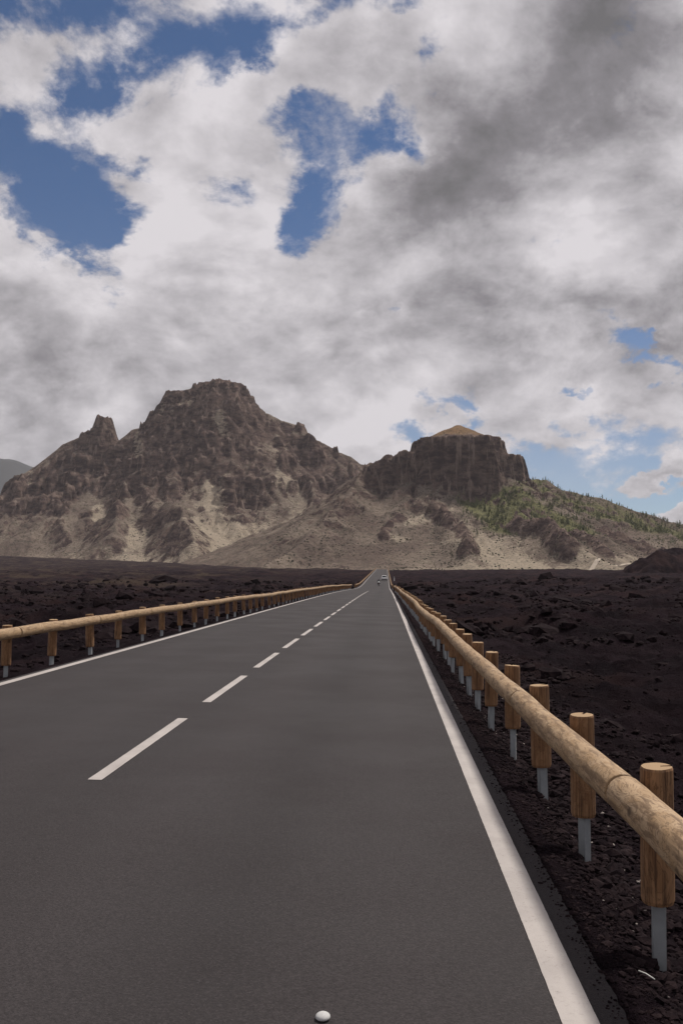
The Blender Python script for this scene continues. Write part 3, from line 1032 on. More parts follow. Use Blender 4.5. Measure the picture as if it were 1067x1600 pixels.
def log_mesh(seed, L, rad, seg=16, nl=16, wob=0.012):
    g = np.random.default_rng(seed)
    ts = np.linspace(0, 1, nl)
    ts = np.concatenate([[0, 0.004], ts[1:-1], [0.996, 1]])
    sc = np.concatenate([[0.95, 0.99], np.ones(nl - 2), [0.99, 0.95]])
    ph = g.uniform(0, 99)
    a = np.linspace(0, 2 * math.pi, seg, endpoint=False)
    V = []
    for t, s in zip(ts, sc):
        e = math.sin(math.pi * t)
        cx = perlin(np.array([t * 2.2 + ph]), np.array([1.5]))[0] * wob * 1.6 * e
        cz = perlin(np.array([t * 2.2 + ph]), np.array([9.5]))[0] * wob * 1.6 * e
        r = rad * s * (1 + perlin(a * 0 + t * 5 + ph, np.cos(a) * 1.4 + 3.0) * 0.035 + perlin(a * 0 + t * 14 + ph, np.cos(a) * 2.4 + 3.0) * 0.018)
        V += [(cx + math.cos(q) * rr_, t * L, cz + math.sin(q) * rr_) for q, rr_ in zip(a, r)]
    F = []
    n = len(ts)
    for l in range(n - 1):
        for i in range(seg):
            j = (i + 1) % seg
            F.append((l * seg + j, l * seg + i, (l + 1) * seg + i, (l + 1) * seg + j))
    F.append(tuple(range(seg)))
    F.append(tuple(reversed([(n - 1) * seg + i for i in range(seg)])))
    me = bpy.data.meshes.new('rail_log')
    me.from_pydata(V, [], F)
    me.materials.append(LOG)
    me.materials.append(ENDG)
    sm = [True] * (len(F) - 2) + [False, False]
    me.polygons.foreach_set('use_smooth', sm)
    me.polygons[-1].material_index = 1
    me.polygons[-2].material_index = 1
    me.update()
    return me


def foot_mesh(L):
    """C-shaped galvanised steel foot, open to the back"""
    w, d, t = 0.033, 0.028, 0.006
    pr = [(-w, d), (-w, -d), (w, -d), (w, d), (w - t, d), (w - t, -d + t), (-w + t, -d + t), (-w + t, d)]
    V = [(x_, y_, z_) for z_ in (-L, 0.10) for x_, y_ in pr]
    n = 8
    F = [(i, (i + 1) % n, n + (i + 1) % n, n + i) for i in range(n)]
    me = bpy.data.meshes.new('steel_foot')
    me.from_pydata(V, [], F)
    me.materials.append(STEEL)
    me.update()
    return me


def sleeve_mesh(rad):
    a = [2 * math.pi * i / 14 for i in range(14)]
    V = [(math.cos(q) * rad, yy, math.sin(q) * rad) for yy in (-0.03, 0.03) for q in a]
    F = [(i, (i + 1) % 14, 14 + (i + 1) % 14, 14 + i) for i in range(14)]
    me = bpy.data.meshes.new('joint_sleeve')
    me.from_pydata(V, [], F)
    me.materials.append(JOINT)
    me.update()
    return me


POSTS = [post_mesh(k) for k in range(7)]
FOOT = foot_mesh(0.62)
SLEEVE = sleeve_mesh(0.068)
RAIL_R = 0.094


def guardrail(label, xp, side, y0, n, pitch, ztop, zrail, first_joint, detail):
    """posts at xp every pitch metres from y0; side=+1 when the posts stand right of the logs"""
    g = random.Random(int(y0 * 10) + int(xp * 7))
    t = empty('guardrail', (xp, y0, float(road_z(y0))))
    tag(t, label, 'guardrail', 'log guardrails along the road')
    base = float(road_z(y0))
    pts = []
    for k in range(n):
        yy = y0 + pitch * k
        jx, jz = g.uniform(-0.022, 0.022), g.uniform(-0.02, 0.02)
        if detail:
            far = min(1.0, max(0.0, (k - 5) / 9))
            jx = jx * (0.25 + 0.75 * far) + far * (0.03 * math.sin(k * 0.55) + 0.02 * math.sin(k * 0.23 + 1))
            jz = jz * (0.25 + 0.75 * far) + far * 0.018 * math.sin(k * 0.4 + 2)
        zg = float(road_z(yy)) - base
        p = child('post', POSTS[g.randrange(7)], t, (jx, pitch * k, zg + ztop + jz), (g.uniform(-0.028, 0.028), g.uniform(-0.03, 0.03), g.uniform(-0.7, 0.7)),
                  (g.uniform(0.93, 1.07), g.uniform(0.93, 1.07), g.uniform(0.97, 1.04)))
        child('steel_foot', FOOT, p, (0.004, 0, -0.69), (0, 0, g.uniform(-0.15, 0.15) + 0.55))
        pts.append(Vector((jx - side * (0.085 + RAIL_R - 0.012), pitch * k, zg + zrail + jz)))
    logs = {}
    k = first_joint
    while k + 2 < n + 1:
        a = pts[k]
        c = pts[min(k + 2, n - 1)]
        L = (c - a).length - 0.034
        key = (round(L, 2), g.randrange(5))
        if key not in logs:
            logs[key] = log_mesh(len(logs) + int(abs(y0)) * 7, L, RAIL_R, 18 if detail else 8, 18 if detail else 5)
        d = (c - a).normalized()
        q = d.to_track_quat('Y', 'Z')
        lo = child('rail_log', logs[key], t, a + d * 0.017, (0, 0, 0))
        lo.rotation_mode = 'QUATERNION'
        lo.rotation_quaternion = q @ Matrix.Rotation(g.uniform(0, 6.28) if detail else 0, 4, 'Y').to_quaternion()
        if detail:
            child('joint_sleeve', SLEEVE, t, a)
        if min(k + 2, n - 1) == n - 1:
            break
        k += 2
    return t


guardrail('log guardrail on wooden posts along the near right side of the road', 1.36, 1, -4.1, 83, 1.8, 0.80, 0.665, 1, True)
guardrail('log guardrail on wooden posts along the near left side of the road', -6.40, -1, 0.16, 78, 2.22, 0.95, 0.83, 1, True)
guardrail('far pale log guardrail on the right of the rising stretch of road', 1.36, 1, 186, 100, 4.0, 0.78, 0.66, 0, False)
guardrail('far pale log guardrail on the left of the rising stretch of road', -6.35, -1, 190, 100, 4.0, 0.95, 0.83, 0, False)


# ------------------------------------------------------------------ loose lava stones
def ico(sub=1):
    bm = bmesh.new()
    bmesh.ops.create_icosphere(bm, subdivisions=sub, radius=1)
    V = np.array([v.co[:] for v in bm.verts])
    F = np.array([[v.index for v in f.verts] for f in bm.faces])
    bm.free()
    return V, F


def stones(name, P, S, material, sub=1, seed=0, flat=0.65, label=None):
    V0, F0 = ico(sub)
    g = np.random.default_rng(seed)
    n, k = len(P), len(V0)
    q = g.normal(size=(n, 4))
    q /= np.linalg.norm(q, axis=1, keepdims=True)
    w, x_, y_, z_ = q.T
    Rm = np.stack([1 - 2 * (y_ * y_ + z_ * z_), 2 * (x_ * y_ - z_ * w), 2 * (x_ * z_ + y_ * w),
                   2 * (x_ * y_ + z_ * w), 1 - 2 * (x_ * x_ + z_ * z_), 2 * (y_ * z_ - x_ * w),
                   2 * (x_ * z_ - y_ * w), 2 * (y_ * z_ + x_ * w), 1 - 2 * (x_ * x_ + y_ * y_)], 1).reshape(n, 3, 3)
    V = V0[None] * (1 + g.uniform(-0.32, 0.28, (n, k, 1))) * g.uniform(0.6, 1.2, (n, 1, 3))
    V = np.einsum('nij,nkj->nki', Rm, V)
    V[..., 2] *= flat
    V = V * S[:, None, None] + P[:, None, :]
    F = (F0[None] + (np.arange(n) * k)[:, None, None]).reshape(-1, 3)
    o = fast_mesh(name, V.reshape(-1, 3), F, material, smooth=False, k=3)
    tag(o, kind='stuff')
    if label:
        o['label'] = label
    return o


m, b, bs = mat('lava_stone', 1.0, 0.05)
p_ = b.pos()
b.put(bs.inputs['Base Color'], b.mix(b.step(b.noise(p_, 9, 5, 0.7), 0.35, 0.75), (0.0072, 0.0045, 0.0058), (0.026, 0.0172, 0.0182)))
b.put(bs.inputs['Normal'], b.bump(b.noise(p_, 45, 4, 0.7), 0.7, 0.012))
STONE = m
m, b, bs = mat('pale_stone', 0.9, 0.2)
p_ = b.pos()
b.put(bs.inputs['Base Color'], b.mix(b.noise(p_, 12, 4, 0.7), (0.11, 0.09, 0.083), (0.40, 0.35, 0.32)))
PALE = m

# gravel on the right bank near the camera
n = 24000
yy = 2.6 + 26 * rng.random(n) ** 1.9
xx = 0.885 + rng.gamma(1.35, 0.42, n) * (1 + yy * 0.03)
ss = 0.010 + 0.032 * rng.random(n) ** 3 + 0.05 * rng.random(n) ** 14 * (yy > 4)
ss *= np.clip(0.26 + (xx - 0.95) * 1.5, 0.20, 1.25)
zz = np.where(xx < EDGE_R + 0.02, road_z(yy) + CROSS * xx - 0.004, ground_z(xx, yy)) + ss * 0.15
stones('gravel', np.stack([xx, yy, zz], 1), ss, STONE, 1, 1, label='dark lava gravel on the bank under the right guardrail')
n = 1500
yy = 3.2 + 20 * rng.random(n) ** 1.5
xx = 1.18 + rng.gamma(2.2, 0.22, n)
keep = perlin(xx * 1.3, yy * 1.3, 4) + rng.uniform(-0.5, 0.5, n) > 0.12
xx, yy = xx[keep], yy[keep]
ss = 0.004 + 0.016 * rng.random(len(xx)) ** 3
stones('pale_gravel', np.stack([xx, yy, ground_z(xx, yy) + ss * 0.5], 1), ss, PALE, 1, 2, label='pale pebbles scattered among the dark gravel')
# broken aa lava blocks over the field on both sides
n = 34000
rr = 4 + 260 * rng.random(n) ** 2.2
aa = R(-26) + rng.random(n) * R(54)
xx, yy = rr * np.sin(aa), rr * np.cos(aa)
ok = ((xx > 2.0) | (xx < -7.0))
xx, yy, rr = xx[ok], yy[ok], rr[ok]
ss = (0.03 + 0.17 * rng.random(len(xx)) ** 4 + 0.35 * rng.random(len(xx)) ** 30) * (0.55 + rr / 62)
ss *= np.clip(0.7 + fbm(xx, yy, 9.0, 3, 15) * 2.2, 0.15, 1.9)
stones('lava_rubble', np.stack([xx, yy, ground_z(xx, yy) + ss * 0.1], 1), ss, STONE, 1, 3, label='broken dark lava blocks strewn over the field')


# ------------------------------------------------------------------ pines on the mesa's wooded side
def plain_mat(name, col, rough=0.6, spec=0.4, metal=0.0, emit=None, var=0.12, sc=8.0):
    m, b, bs = mat(name, rough, spec)
    bs.inputs['Metallic'].default_value = metal
    n = b.noise(b.obj(), sc, 4, 0.6)
    b.put(bs.inputs['Base Color'], b.mix(n, tuple(q * (1 - var) for q in col), tuple(min(1, q * (1 + var)) for q in col)))
    if emit:
        bs.inputs['Emission Color'].default_value = (*emit[:3], 1)
        bs.inputs['Emission Strength'].default_value = emit[3]
    return m


m, b, bs = mat('pine_needles', 0.8, 0.2)
rn = b.rnd()
nz = b.noise(b.pos(), 0.12, 3, 0.6)
c = b.mix(nz, (0.045, 0.064, 0.026), (0.125, 0.140, 0.056))
c = b.mix(b.mul(rn, 0.5), c, (0.135, 0.135, 0.065))
b.put(bs.inputs['Base Color'], c)
NEEDLE = m
BARK = plain_mat('bark', (0.06, 0.04, 0.03), 0.95, 0.1)


def pine_geo(seed, h=8.0, tufts=26, rad=1.9):
    """needle tufts of a few leaning faces each, in whorls round the stem"""
    g = np.random.default_rng(seed)
    V, F = [], []
    for k in range(tufts):
        t = (k + g.uniform(0, 1)) / tufts
        z = h * (0.16 + 0.82 * t)
        rr = rad * (1 - t * t) ** 0.8 * g.uniform(0.35, 1.05) + 0.08
        a = k * 2.4 + g.uniform(-0.5, 0.5)
        cx, cy = math.cos(a) * rr * 0.65, math.sin(a) * rr * 0.65
        s = (0.55 + 0.75 * (1 - t)) * g.uniform(0.7, 1.2) * h / 8
        for _ in range(4):
            n0 = len(V)
            d = g.normal(size=(3, 3))
            d /= np.linalg.norm(d, axis=1, keepdims=True)
            d[:, 2] *= 0.6
            for q in d:
                V.append((cx + q[0] * s, cy + q[1] * s, z + q[2] * s))
            F.append((n0, n0 + 1, n0 + 2))
    top = len(V)
    V += [(0.25, 0, h * 0.86), (-0.15, 0.2, h * 0.86), (-0.12, -0.2, h * 0.86), (0, 0, h * 1.04)]
    F += [(top, top + 1, top + 3), (top + 1, top + 2, top + 3), (top + 2, top, top + 3)]
    return np.array(V), np.array(F)


def trunk_mesh(h):
    V, F = [], []
    for z, r in ((-0.6, 0.26), (0.0, 0.2), (h * 0.5, 0.13), (h * 0.97, 0.03)):
        for i in range(5):
            a = 2 * math.pi * i / 5
            V.append((math.cos(a) * r, math.sin(a) * r, z))
    for l in range(3):
        for i in range(5):
            F.append((l * 5 + i, l * 5 + (i + 1) % 5, (l + 1) * 5 + (i + 1) % 5, (l + 1) * 5 + i))
    me = bpy.data.meshes.new('trunk')
    me.from_pydata(V, [], F)
    me.materials.append(BARK)
    return me


PINES = []
for k in range(5):
    hh = (5.6, 6.6, 4.6, 7.4, 5.0)[k]
    V, F = pine_geo(40 + k, hh, 24, 1.7 + 0.35 * (k % 3))
    me = bpy.data.meshes.new('crown')
    me.from_pydata(V.tolist(), [], F.tolist())
    me.materials.append(NEEDLE)
    PINES.append((me, trunk_mesh(hh), V, F))


def build_pines():
    xs, ys, h, cell, veg, rock = MESA
    g = np.random.default_rng(91)
    grid_v = (xs, ys, veg, cell)
    cand = []
    # along the falling skyline east of the cliff
    for _ in range(75):
        x = g.uniform(222, 560)
        y = np.interp(x, [224, 342, 396, 452, 560], [1498, 1498, 1482, 1452, 1428]) + g.normal(0, 5)
        cand.append((x, y, 0, g.uniform(0.35, 1.0)))
    wood = []
    # in the wood under the cliff and on the slope behind it
    while len(wood) < 1500:
        x, y = g.uniform(105, 520), g.uniform(1240, 1495)
        v = float(sample(grid_v, x, y))
        cl = perlin(np.array([x / 24]), np.array([y / 24]), 77)[0]
        if g.random() < v * 1.1 * np.clip(0.45 + cl * 1.6, 0.05, 1) and float(sample((xs, ys, rock, cell), x, y)) < 0.4 and float(sample(MESA, x, y)) < 185:
            wood.append((x, y, 1, g.uniform(0.55, 1.15)))
    wood.sort(key=lambda q: q[1])
    one = cand + wood[:170]
    rest = wood[170:]
    for (x, y, k, s) in one:
        z = float(sample(MESA, x, y)) - 0.3
        crown, trunk, _, _ = PINES[g.integers(5)]
        t = empty('pine_tree', (x, y, z), g.uniform(0, 6.28))
        t.scale = (s, s, s * g.uniform(0.9, 1.2))
        size = 'tiny' if s < 0.62 else ('small' if s < 0.85 else 'tall')
        if k == 0:
            where = 'just right of the cliff' if x < 300 else ('half way down the ridge' if x < 400 else 'low on the ridge near the right frame edge')
            tag(t, f'{size} dark pine tree on the skyline {where}', 'tree', 'pines on the skyline')
        else:
            where = 'left part, under the cliff face' if x < 170 else ('middle part, above the dark rock fins' if x < 230 else 'right part, towards the falling ridge')
            tag(t, f'{size} green pine tree low in the wood, {where}', 'tree', 'pines in the wood')
        child('crown', crown, t)
        child('trunk', trunk, t)
    Vs, Fs, off = [], [], 0
    for (x, y, k, s) in rest:
        _, _, V, F = PINES[g.integers(5)]
        a = g.uniform(0, 6.28)
        ca, sa = math.cos(a), math.sin(a)
        W = np.stack([V[:, 0] * ca - V[:, 1] * sa, V[:, 0] * sa + V[:, 1] * ca, V[:, 2]], 1) * s
        W += (x, y, float(sample(MESA, x, y)) - 0.3)
        Vs.append(W)
        Fs.append(F + off)
        off += len(V)
    o = fast_mesh('pine_wood', np.vstack(Vs), np.vstack(Fs), NEEDLE, smooth=False, k=3)
    tag(o, kind='stuff')
    o['label'] = 'wood of green pines on the slope under the flat-topped cliff'


build_pines()


def build_shrubs():
    """broom cushions on both mountains, one mass"""
    g = np.random.default_rng(55)
    V0, F0 = ico(1)
    m, b, bs = mat('broom', 0.9, 0.1)
    b.put(bs.inputs['Base Color'], b.mix(b.noise(b.pos(), 0.05, 3, 0.6), (0.035, 0.032, 0.024), (0.085, 0.078, 0.052)))
    P, S = [], []
    for grid, n, bx, by in ((LEFT, 9000, (-900, 60), (1300, 1990)), (MESA, 9000, (-150, 560), (980, 1460))):
        x, y = g.uniform(*bx, n), g.uniform(*by, n)
        keep = perlin(x / 60, y / 60, 5) + g.uniform(-0.5, 0.5, n) > -0.1
        x, y = x[keep], y[keep]
        z = sample(grid, x, y)
        low = z < g.uniform(20, 260, len(z))
        x, y, z = x[low], y[low], z[low]
        P.append(np.stack([x, y, z + 0.2], 1))
        S.append(g.uniform(0.6, 1.6, len(x)))
    P, S = np.vstack(P), np.concatenate(S)
    stones('broom_scrub', P, S, m, 1, 9, 0.6, 'low grey-green scrub dotted over the mountain slopes')


build_shrubs()


# ------------------------------------------------------------------ track at the mountain foot
def build_track():
    m, b, bs = mat('track_dust', 0.95, 0.1)
    b.put(bs.inputs['Base Color'], b.mix(b.noise(b.pos(), 0.2, 4, 0.6), (0.46, 0.39, 0.32), (0.36, 0.30, 0.24)))
    pts = [(205, 1000), (212, 1028), (232, 1060), (262, 1100), (292, 1130), (330, 1150), (390, 1160)]
    V = []
    F = []
    n = 60
    px = np.interp(np.linspace(0, 6, n), range(7), [q[0] for q in pts])
    py = np.interp(np.linspace(0, 6, n), range(7), [q[1] for q in pts])
    for i in range(n):
        a, c = max(i - 1, 0), min(i + 1, n - 1)
        tx, ty = px[c] - px[a], py[c] - py[a]
        l = math.hypot(tx, ty)
        w = 3.0
        for s in (-1, 1):
            x_, y_ = px[i] - s * ty / l * w, py[i] + s * tx / l * w
            zc = max(float(sample(MESA, px[i], py[i])), float(sample(MESA, x_, y_)), float(ground_z(x_, y_)))
            V.append((x_, y_, zc + 0.5))
    for i in range(n - 1):
        F.append((2 * i, 2 * i + 1, 2 * i + 3, 2 * i + 2))
    o = mesh_obj('track', V, F, m)
    tag(o, kind='structure')
    o['label'] = 'pale dirt track at the foot of the cliff'


build_track()

# ------------------------------------------------------------------ car and motorcycle on the rising road
CARP = plain_mat('white_paint', (0.72, 0.72, 0.72), 0.3, 0.5, var=0.03)
GLASS = plain_mat('dark_glass', (0.02, 0.024, 0.03), 0.1, 0.6)
RUB = plain_mat('rubber', (0.02, 0.02, 0.02), 0.9, 0.2)
ALLOY = plain_mat('alloy', (0.45, 0.45, 0.46), 0.35, 0.5, 0.7)
RED = plain_mat('red_lens', (0.35, 0.02, 0.015), 0.3, 0.5)
BLK = plain_mat('black_plastic', (0.025, 0.025, 0.027), 0.6, 0.4)
PLATE = plain_mat('plate', (0.6, 0.6, 0.56), 0.5, 0.4)
JACKET = plain_mat('dark_jacket', (0.03, 0.03, 0.035), 0.8, 0.3)
BOX = plain_mat('white_plastic', (0.75, 0.75, 0.74), 0.4, 0.4, var=0.03)


def loft(sections, closed=True):
    V, F = [], []
    n = len(sections[0])
    for s in sections:
        V += s
    for l in range(len(sections) - 1):
        for i in range(n if closed else n - 1):
            j = (i + 1) % n
            F.append((l * n + i, l * n + j, (l + 1) * n + j, (l + 1) * n + i))
    F.append(tuple(reversed(range(n))))
    F.append(tuple((len(sections) - 1) * n + i for i in range(n)))
    return V, F


def wheel(parent, x, y, r, w, rim_r):
    def disc(rad, half, seg=18, bev=0.15):
        V, F = [], []
        pr = [(-half, rad * (1 - bev)), (-half * 0.7, rad), (half * 0.7, rad), (half, rad * (1 - bev))]
        for dx, q in pr:
            for i in range(seg):
                a = 2 * math.pi * i / seg
                V.append((dx, math.cos(a) * q, math.sin(a) * q))
        for l in range(3):
            for i in range(seg):
                F.append((l * seg + i, l * seg + (i + 1) % seg, (l + 1) * seg + (i + 1) % seg, (l + 1) * seg + i))
        F.append(tuple(reversed(range(seg))))
        F.append(tuple(3 * seg + i for i in range(seg)))
        return V, F
    V, F = disc(r, w / 2)
    o = mesh_obj('wheel', V, F, RUB, parent)
    o.location = (x, y, r)
    V, F = disc(rim_r, w / 2 + 0.008, 12, 0.1)
    mesh_obj('rim', V, F, ALLOY, o)
    return o


def build_car():
    yy = 285.0
    g = math.atan2(float(road_z(yy + 4) - road_z(yy)), 4)
    t = empty('car', (-0.55, yy, float(road_z(yy + 2)) + CROSS * -0.5 - 0.03))
    t.rotation_euler = (g, 0, 0)
    tag(t, 'small white hatchback driving away on the rising road', 'car')

    def sec(y, zb, wb, zw, ww, zt, wt):
        return [(-wb, y, zb), (wb, y, zb), (ww, y, zb + (zw - zb) * 0.4), (ww, y, zw), (wt, y, zt), (-wt, y, zt), (-ww, y, zw), (-ww, y, zb + (zw - zb) * 0.4)]
    body = [sec(0.0, 0.36, 0.72, 0.70, 0.78, 0.84, 0.74), sec(0.12, 0.24, 0.80, 0.78, 0.87, 0.95, 0.82), sec(0.7, 0.20, 0.82, 0.80, 0.89, 0.97, 0.83),
            sec(2.6, 0.20, 0.82, 0.78, 0.89, 0.96, 0.84), sec(3.5, 0.22, 0.80, 0.68, 0.87, 0.84, 0.76), sec(3.95, 0.30, 0.66, 0.54, 0.74, 0.66, 0.58)]
    V, F = loft(body)
    bo = mesh_obj('body', V, F, CARP, t, True)
    md = bo.modifiers.new('b', 'BEVEL')
    md.width = 0.03
    md.segments = 2
    cab = [[(-0.80, 0.10, 0.93), (0.80, 0.10, 0.93), (0.80, 2.85, 0.93), (-0.80, 2.85, 0.93)], [(-0.74, 0.26, 1.20), (0.74, 0.26, 1.20), (0.74, 2.40, 1.20), (-0.74, 2.40, 1.20)],
           [(-0.64, 0.42, 1.44), (0.64, 0.42, 1.44), (0.63, 1.95, 1.44), (-0.63, 1.95, 1.44)]]
    V, F = loft(cab)
    mesh_obj('cabin_window', V, F, GLASS, t)
    roof = [[(-0.66, 0.34, 1.43), (0.66, 0.34, 1.43), (0.65, 2.02, 1.43), (-0.65, 2.02, 1.43)], [(-0.58, 0.44, 1.50), (0.58, 0.44, 1.50), (0.56, 1.85, 1.50), (-0.56, 1.85, 1.50)]]
    V, F = loft(roof)
    mesh_obj('roof', V, F, CARP, t)
    for s in (-1, 1):
        # pillars at the rear corners
        V, F = loft([[(s * 0.83, 0.08, 0.93), (s * 0.70, 0.06, 0.93), (s * 0.70, 0.3, 0.93), (s * 0.83, 0.42, 0.93)], [(s * 0.67, 0.40, 1.45), (s * 0.56, 0.38, 1.45), (s * 0.56, 0.55, 1.45), (s * 0.67, 0.62, 1.45)]])
        mesh_obj('pillar', V, F, CARP, t)
        V, F = loft([[(s * 0.60, -0.012, 0.66), (s * 0.80, 0.05, 0.66), (s * 0.80, 0.12, 0.66), (s * 0.60, 0.12, 0.66)], [(s * 0.64, 0.0, 0.90), (s * 0.80, 0.06, 0.90), (s * 0.80, 0.14, 0.90), (s * 0.64, 0.14, 0.90)]])
        mesh_obj('tail_light', V, F, RED, t)
        V, F = loft([[(s * 0.88, 2.35, 0.92), (s * 1.02, 2.35, 0.92), (s * 1.02, 2.48, 0.92), (s * 0.88, 2.48, 0.92)], [(s * 0.88, 2.35, 1.06), (s * 1.02, 2.36, 1.06), (s * 1.02, 2.46, 1.06), (s * 0.88, 2.48, 1.06)]])
        mesh_obj('mirror', V, F, BLK, t)
        for wy in (0.68, 3.18):
            wheel(t, s * 0.80, wy, 0.31, 0.20, 0.20)
    V, F = loft([[(-0.74, -0.05, 0.28), (0.74, -0.05, 0.28), (0.80, 0.1, 0.28), (-0.80, 0.1, 0.28)], [(-0.74, -0.05, 0.52), (0.74, -0.05, 0.52), (0.80, 0.1, 0.52), (-0.80, 0.1, 0.52)]])
    mesh_obj('bumper', V, F, BLK, t)
    V, F = loft([[(-0.26, -0.02, 0.62), (0.26, -0.02, 0.62), (0.26, 0.01, 0.62), (-0.26, 0.01, 0.62)], [(-0.26, -0.01, 0.73), (0.26, -0.01, 0.73), (0.26, 0.02, 0.73), (-0.26, 0.02, 0.73)]])
    mesh_obj('number_plate', V, F, PLATE, t)


build_car()


def skin_obj(name, joints, bones, radii, material, parent=None, sub=2):
    me = bpy.data.meshes.new(name)
    me.from_pydata(joints, bones, [])
    o = bpy.data.objects.new(name, me)
    C.objects.link(o)
    o.parent = parent
    md = o.modifiers.new('skin', 'SKIN')
    for v, r in zip(me.skin_vertices[0].data, radii):
        v.radius = r if isinstance(r, tuple) else (r, r)
    me.skin_vertices[0].data[0].use_root = True
    md.use_smooth_shade = True
    sb = o.modifiers.new('sub', 'SUBSURF')
    sb.levels = sb.render_levels = sub
    me.materials.append(material)
    return o


def tube(name, pts, r, material, parent, seg=8):
    V, F = [], []
    pts = [Vector(q) for q in pts]
    for i, p in enumerate(pts):
        d = (pts[min(i + 1, len(pts) - 1)] - pts[max(i - 1, 0)]).normalized()
        q = d.to_track_quat('Z', 'Y')
        for k in range(seg):
            a = 2 * math.pi * k / seg
            V.append(p + q @ Vector((math.cos(a) * r, math.sin(a) * r, 0)))
    for l in range(len(pts) - 1):
        for k in range(seg):
            F.append((l * seg + k, l * seg + (k + 1) % seg, (l + 1) * seg + (k + 1) % seg, (l + 1) * seg + k))
    F.append(tuple(reversed(range(seg))))
    F.append(tuple((len(pts) - 1) * seg + k for k in range(seg)))
    return mesh_obj(name, V, F, material, parent, True)


def build_motorcycle():
    yy = 224.0
    X = -1.75
    z0 = float(road_z(yy)) + CROSS * X
    t = empty('motorcycle', (X, yy, z0))
    tag(t, 'dark touring motorcycle with a white top case near the road centre', 'motorcycle')
    wheel(t, 0, 0.0, 0.32, 0.16, 0.20)
    wheel(t, 0, 1.45, 0.31, 0.12, 0.20)
    V, F = loft([[(-0.10, -0.15, 0.62), (0.10, -0.15, 0.62), (0.09, -0.15, 0.74), (-0.09, -0.15, 0.74)], [(-0.16, 0.4, 0.60), (0.16, 0.4, 0.60), (0.14, 0.4, 0.80), (-0.14, 0.4, 0.80)],
                 [(-0.20, 0.85, 0.45), (0.20, 0.85, 0.45), (0.18, 0.85, 0.98), (-0.18, 0.85, 0.98)], [(-0.16, 1.2, 0.55), (0.16, 1.2, 0.55), (0.14, 1.2, 1.05), (-0.14, 1.2, 1.05)]])
    mesh_obj('body', V, F, BLK, t, True)
    V, F = loft([[(-0.14, -0.1, 0.75), (0.14, -0.1, 0.75), (0.12, -0.1, 0.84), (-0.12, -0.1, 0.84)], [(-0.15, 0.6, 0.74), (0.15, 0.6, 0.74), (0.13, 0.6, 0.82), (-0.13, 0.6, 0.82)]])
    mesh_obj('seat', V, F, RUB, t)
    V, F = loft([[(-0.20, -0.50, 0.84), (0.20, -0.50, 0.84), (0.20, -0.12, 0.84), (-0.20, -0.12, 0.84)], [(-0.23, -0.52, 1.0), (0.23, -0.52, 1.0), (0.23, -0.10, 1.0), (-0.23, -0.10, 1.0)],
                 [(-0.17, -0.46, 1.14), (0.17, -0.46, 1.14), (0.17, -0.14, 1.14), (-0.17, -0.14, 1.14)]])
    mesh_obj('top_case', V, F, BOX, t, True)
    tube('fork', [(0.09, 1.45, 0.31), (0.10, 1.15, 0.98)], 0.03, ALLOY, t)
    tube('fork', [(-0.09, 1.45, 0.31), (-0.10, 1.15, 0.98)], 0.03, ALLOY, t)
    tube('handlebar', [(-0.38, 0.98, 1.08), (-0.15, 1.14, 1.06), (0.15, 1.14, 1.06), (0.38, 0.98, 1.08)], 0.018, BLK, t)
    tube('exhaust', [(0.2, 0.7, 0.36), (0.22, 0.1, 0.40), (0.23, -0.3, 0.50)], 0.05, ALLOY, t)
    V, F = loft([[(-0.10, -0.19, 0.64), (0.10, -0.19, 0.64), (0.10, -0.14, 0.64), (-0.10, -0.14, 0.64)], [(-0.10, -0.19, 0.71), (0.10, -0.19, 0.71), (0.10, -0.14, 0.71), (-0.10, -0.14, 0.71)]])
    mesh_obj('tail_light', V, F, RED, t)
    for s in (-1, 1):
        tube('mirror', [(s * 0.30, 1.02, 1.08), (s * 0.36, 1.08, 1.24), (s * 0.44, 1.08, 1.27)], 0.03, BLK, t, 6)
    # the rider
    r = empty('person', (X, yy, z0))
    tag(r, 'rider in dark jacket and helmet leaning forward on the motorcycle', 'person')
    J = [(0, 0.30, 0.90), (0, 0.40, 1.12), (0, 0.56, 1.36), (0, 0.62, 1.46),
         (0.19, 0.55, 1.36), (0.33, 0.72, 1.16), (0.34, 0.96, 1.10), (-0.19, 0.55, 1.36), (-0.33, 0.72, 1.16), (-0.34, 0.96, 1.10),
         (0.12, 0.34, 0.86), (0.25, 0.76, 0.78), (0.24, 0.52, 0.40), (0.24, 0.66, 0.34), (-0.12, 0.34, 0.86), (-0.25, 0.76, 0.78), (-0.24, 0.52, 0.40), (-0.24, 0.66, 0.34)]
    B = [(0, 1), (1, 2), (2, 3), (2, 4), (4, 5), (5, 6), (2, 7), (7, 8), (8, 9), (0, 10), (10, 11), (11, 12), (12, 13), (0, 14), (14, 15), (15, 16), (16, 17)]
    Rd = [0.16, 0.16, 0.15, 0.07, 0.085, 0.06, 0.045, 0.085, 0.06, 0.045, 0.10, 0.075, 0.055, 0.045, 0.10, 0.075, 0.055, 0.045]
    skin_obj('body', J, B, Rd, JACKET, r, 1)
    V0, F0 = ico(3)
    V = [(v[0] * 0.135, v[1] * 0.165 - (0.02 if v[2] < 0 else 0), v[2] * 0.15) for v in V0]
    hm = mesh_obj('helmet', V, F0.tolist(), BLK, r, True)
    hm.location = (0, 0.68, 1.60)
    V = [(v[0] * 0.125, v[1] * 0.06 + 0.115, v[2] * 0.06) for v in V0]
    mesh_obj('visor', V, F0.tolist(), GLASS, hm, True)


build_motorcycle()


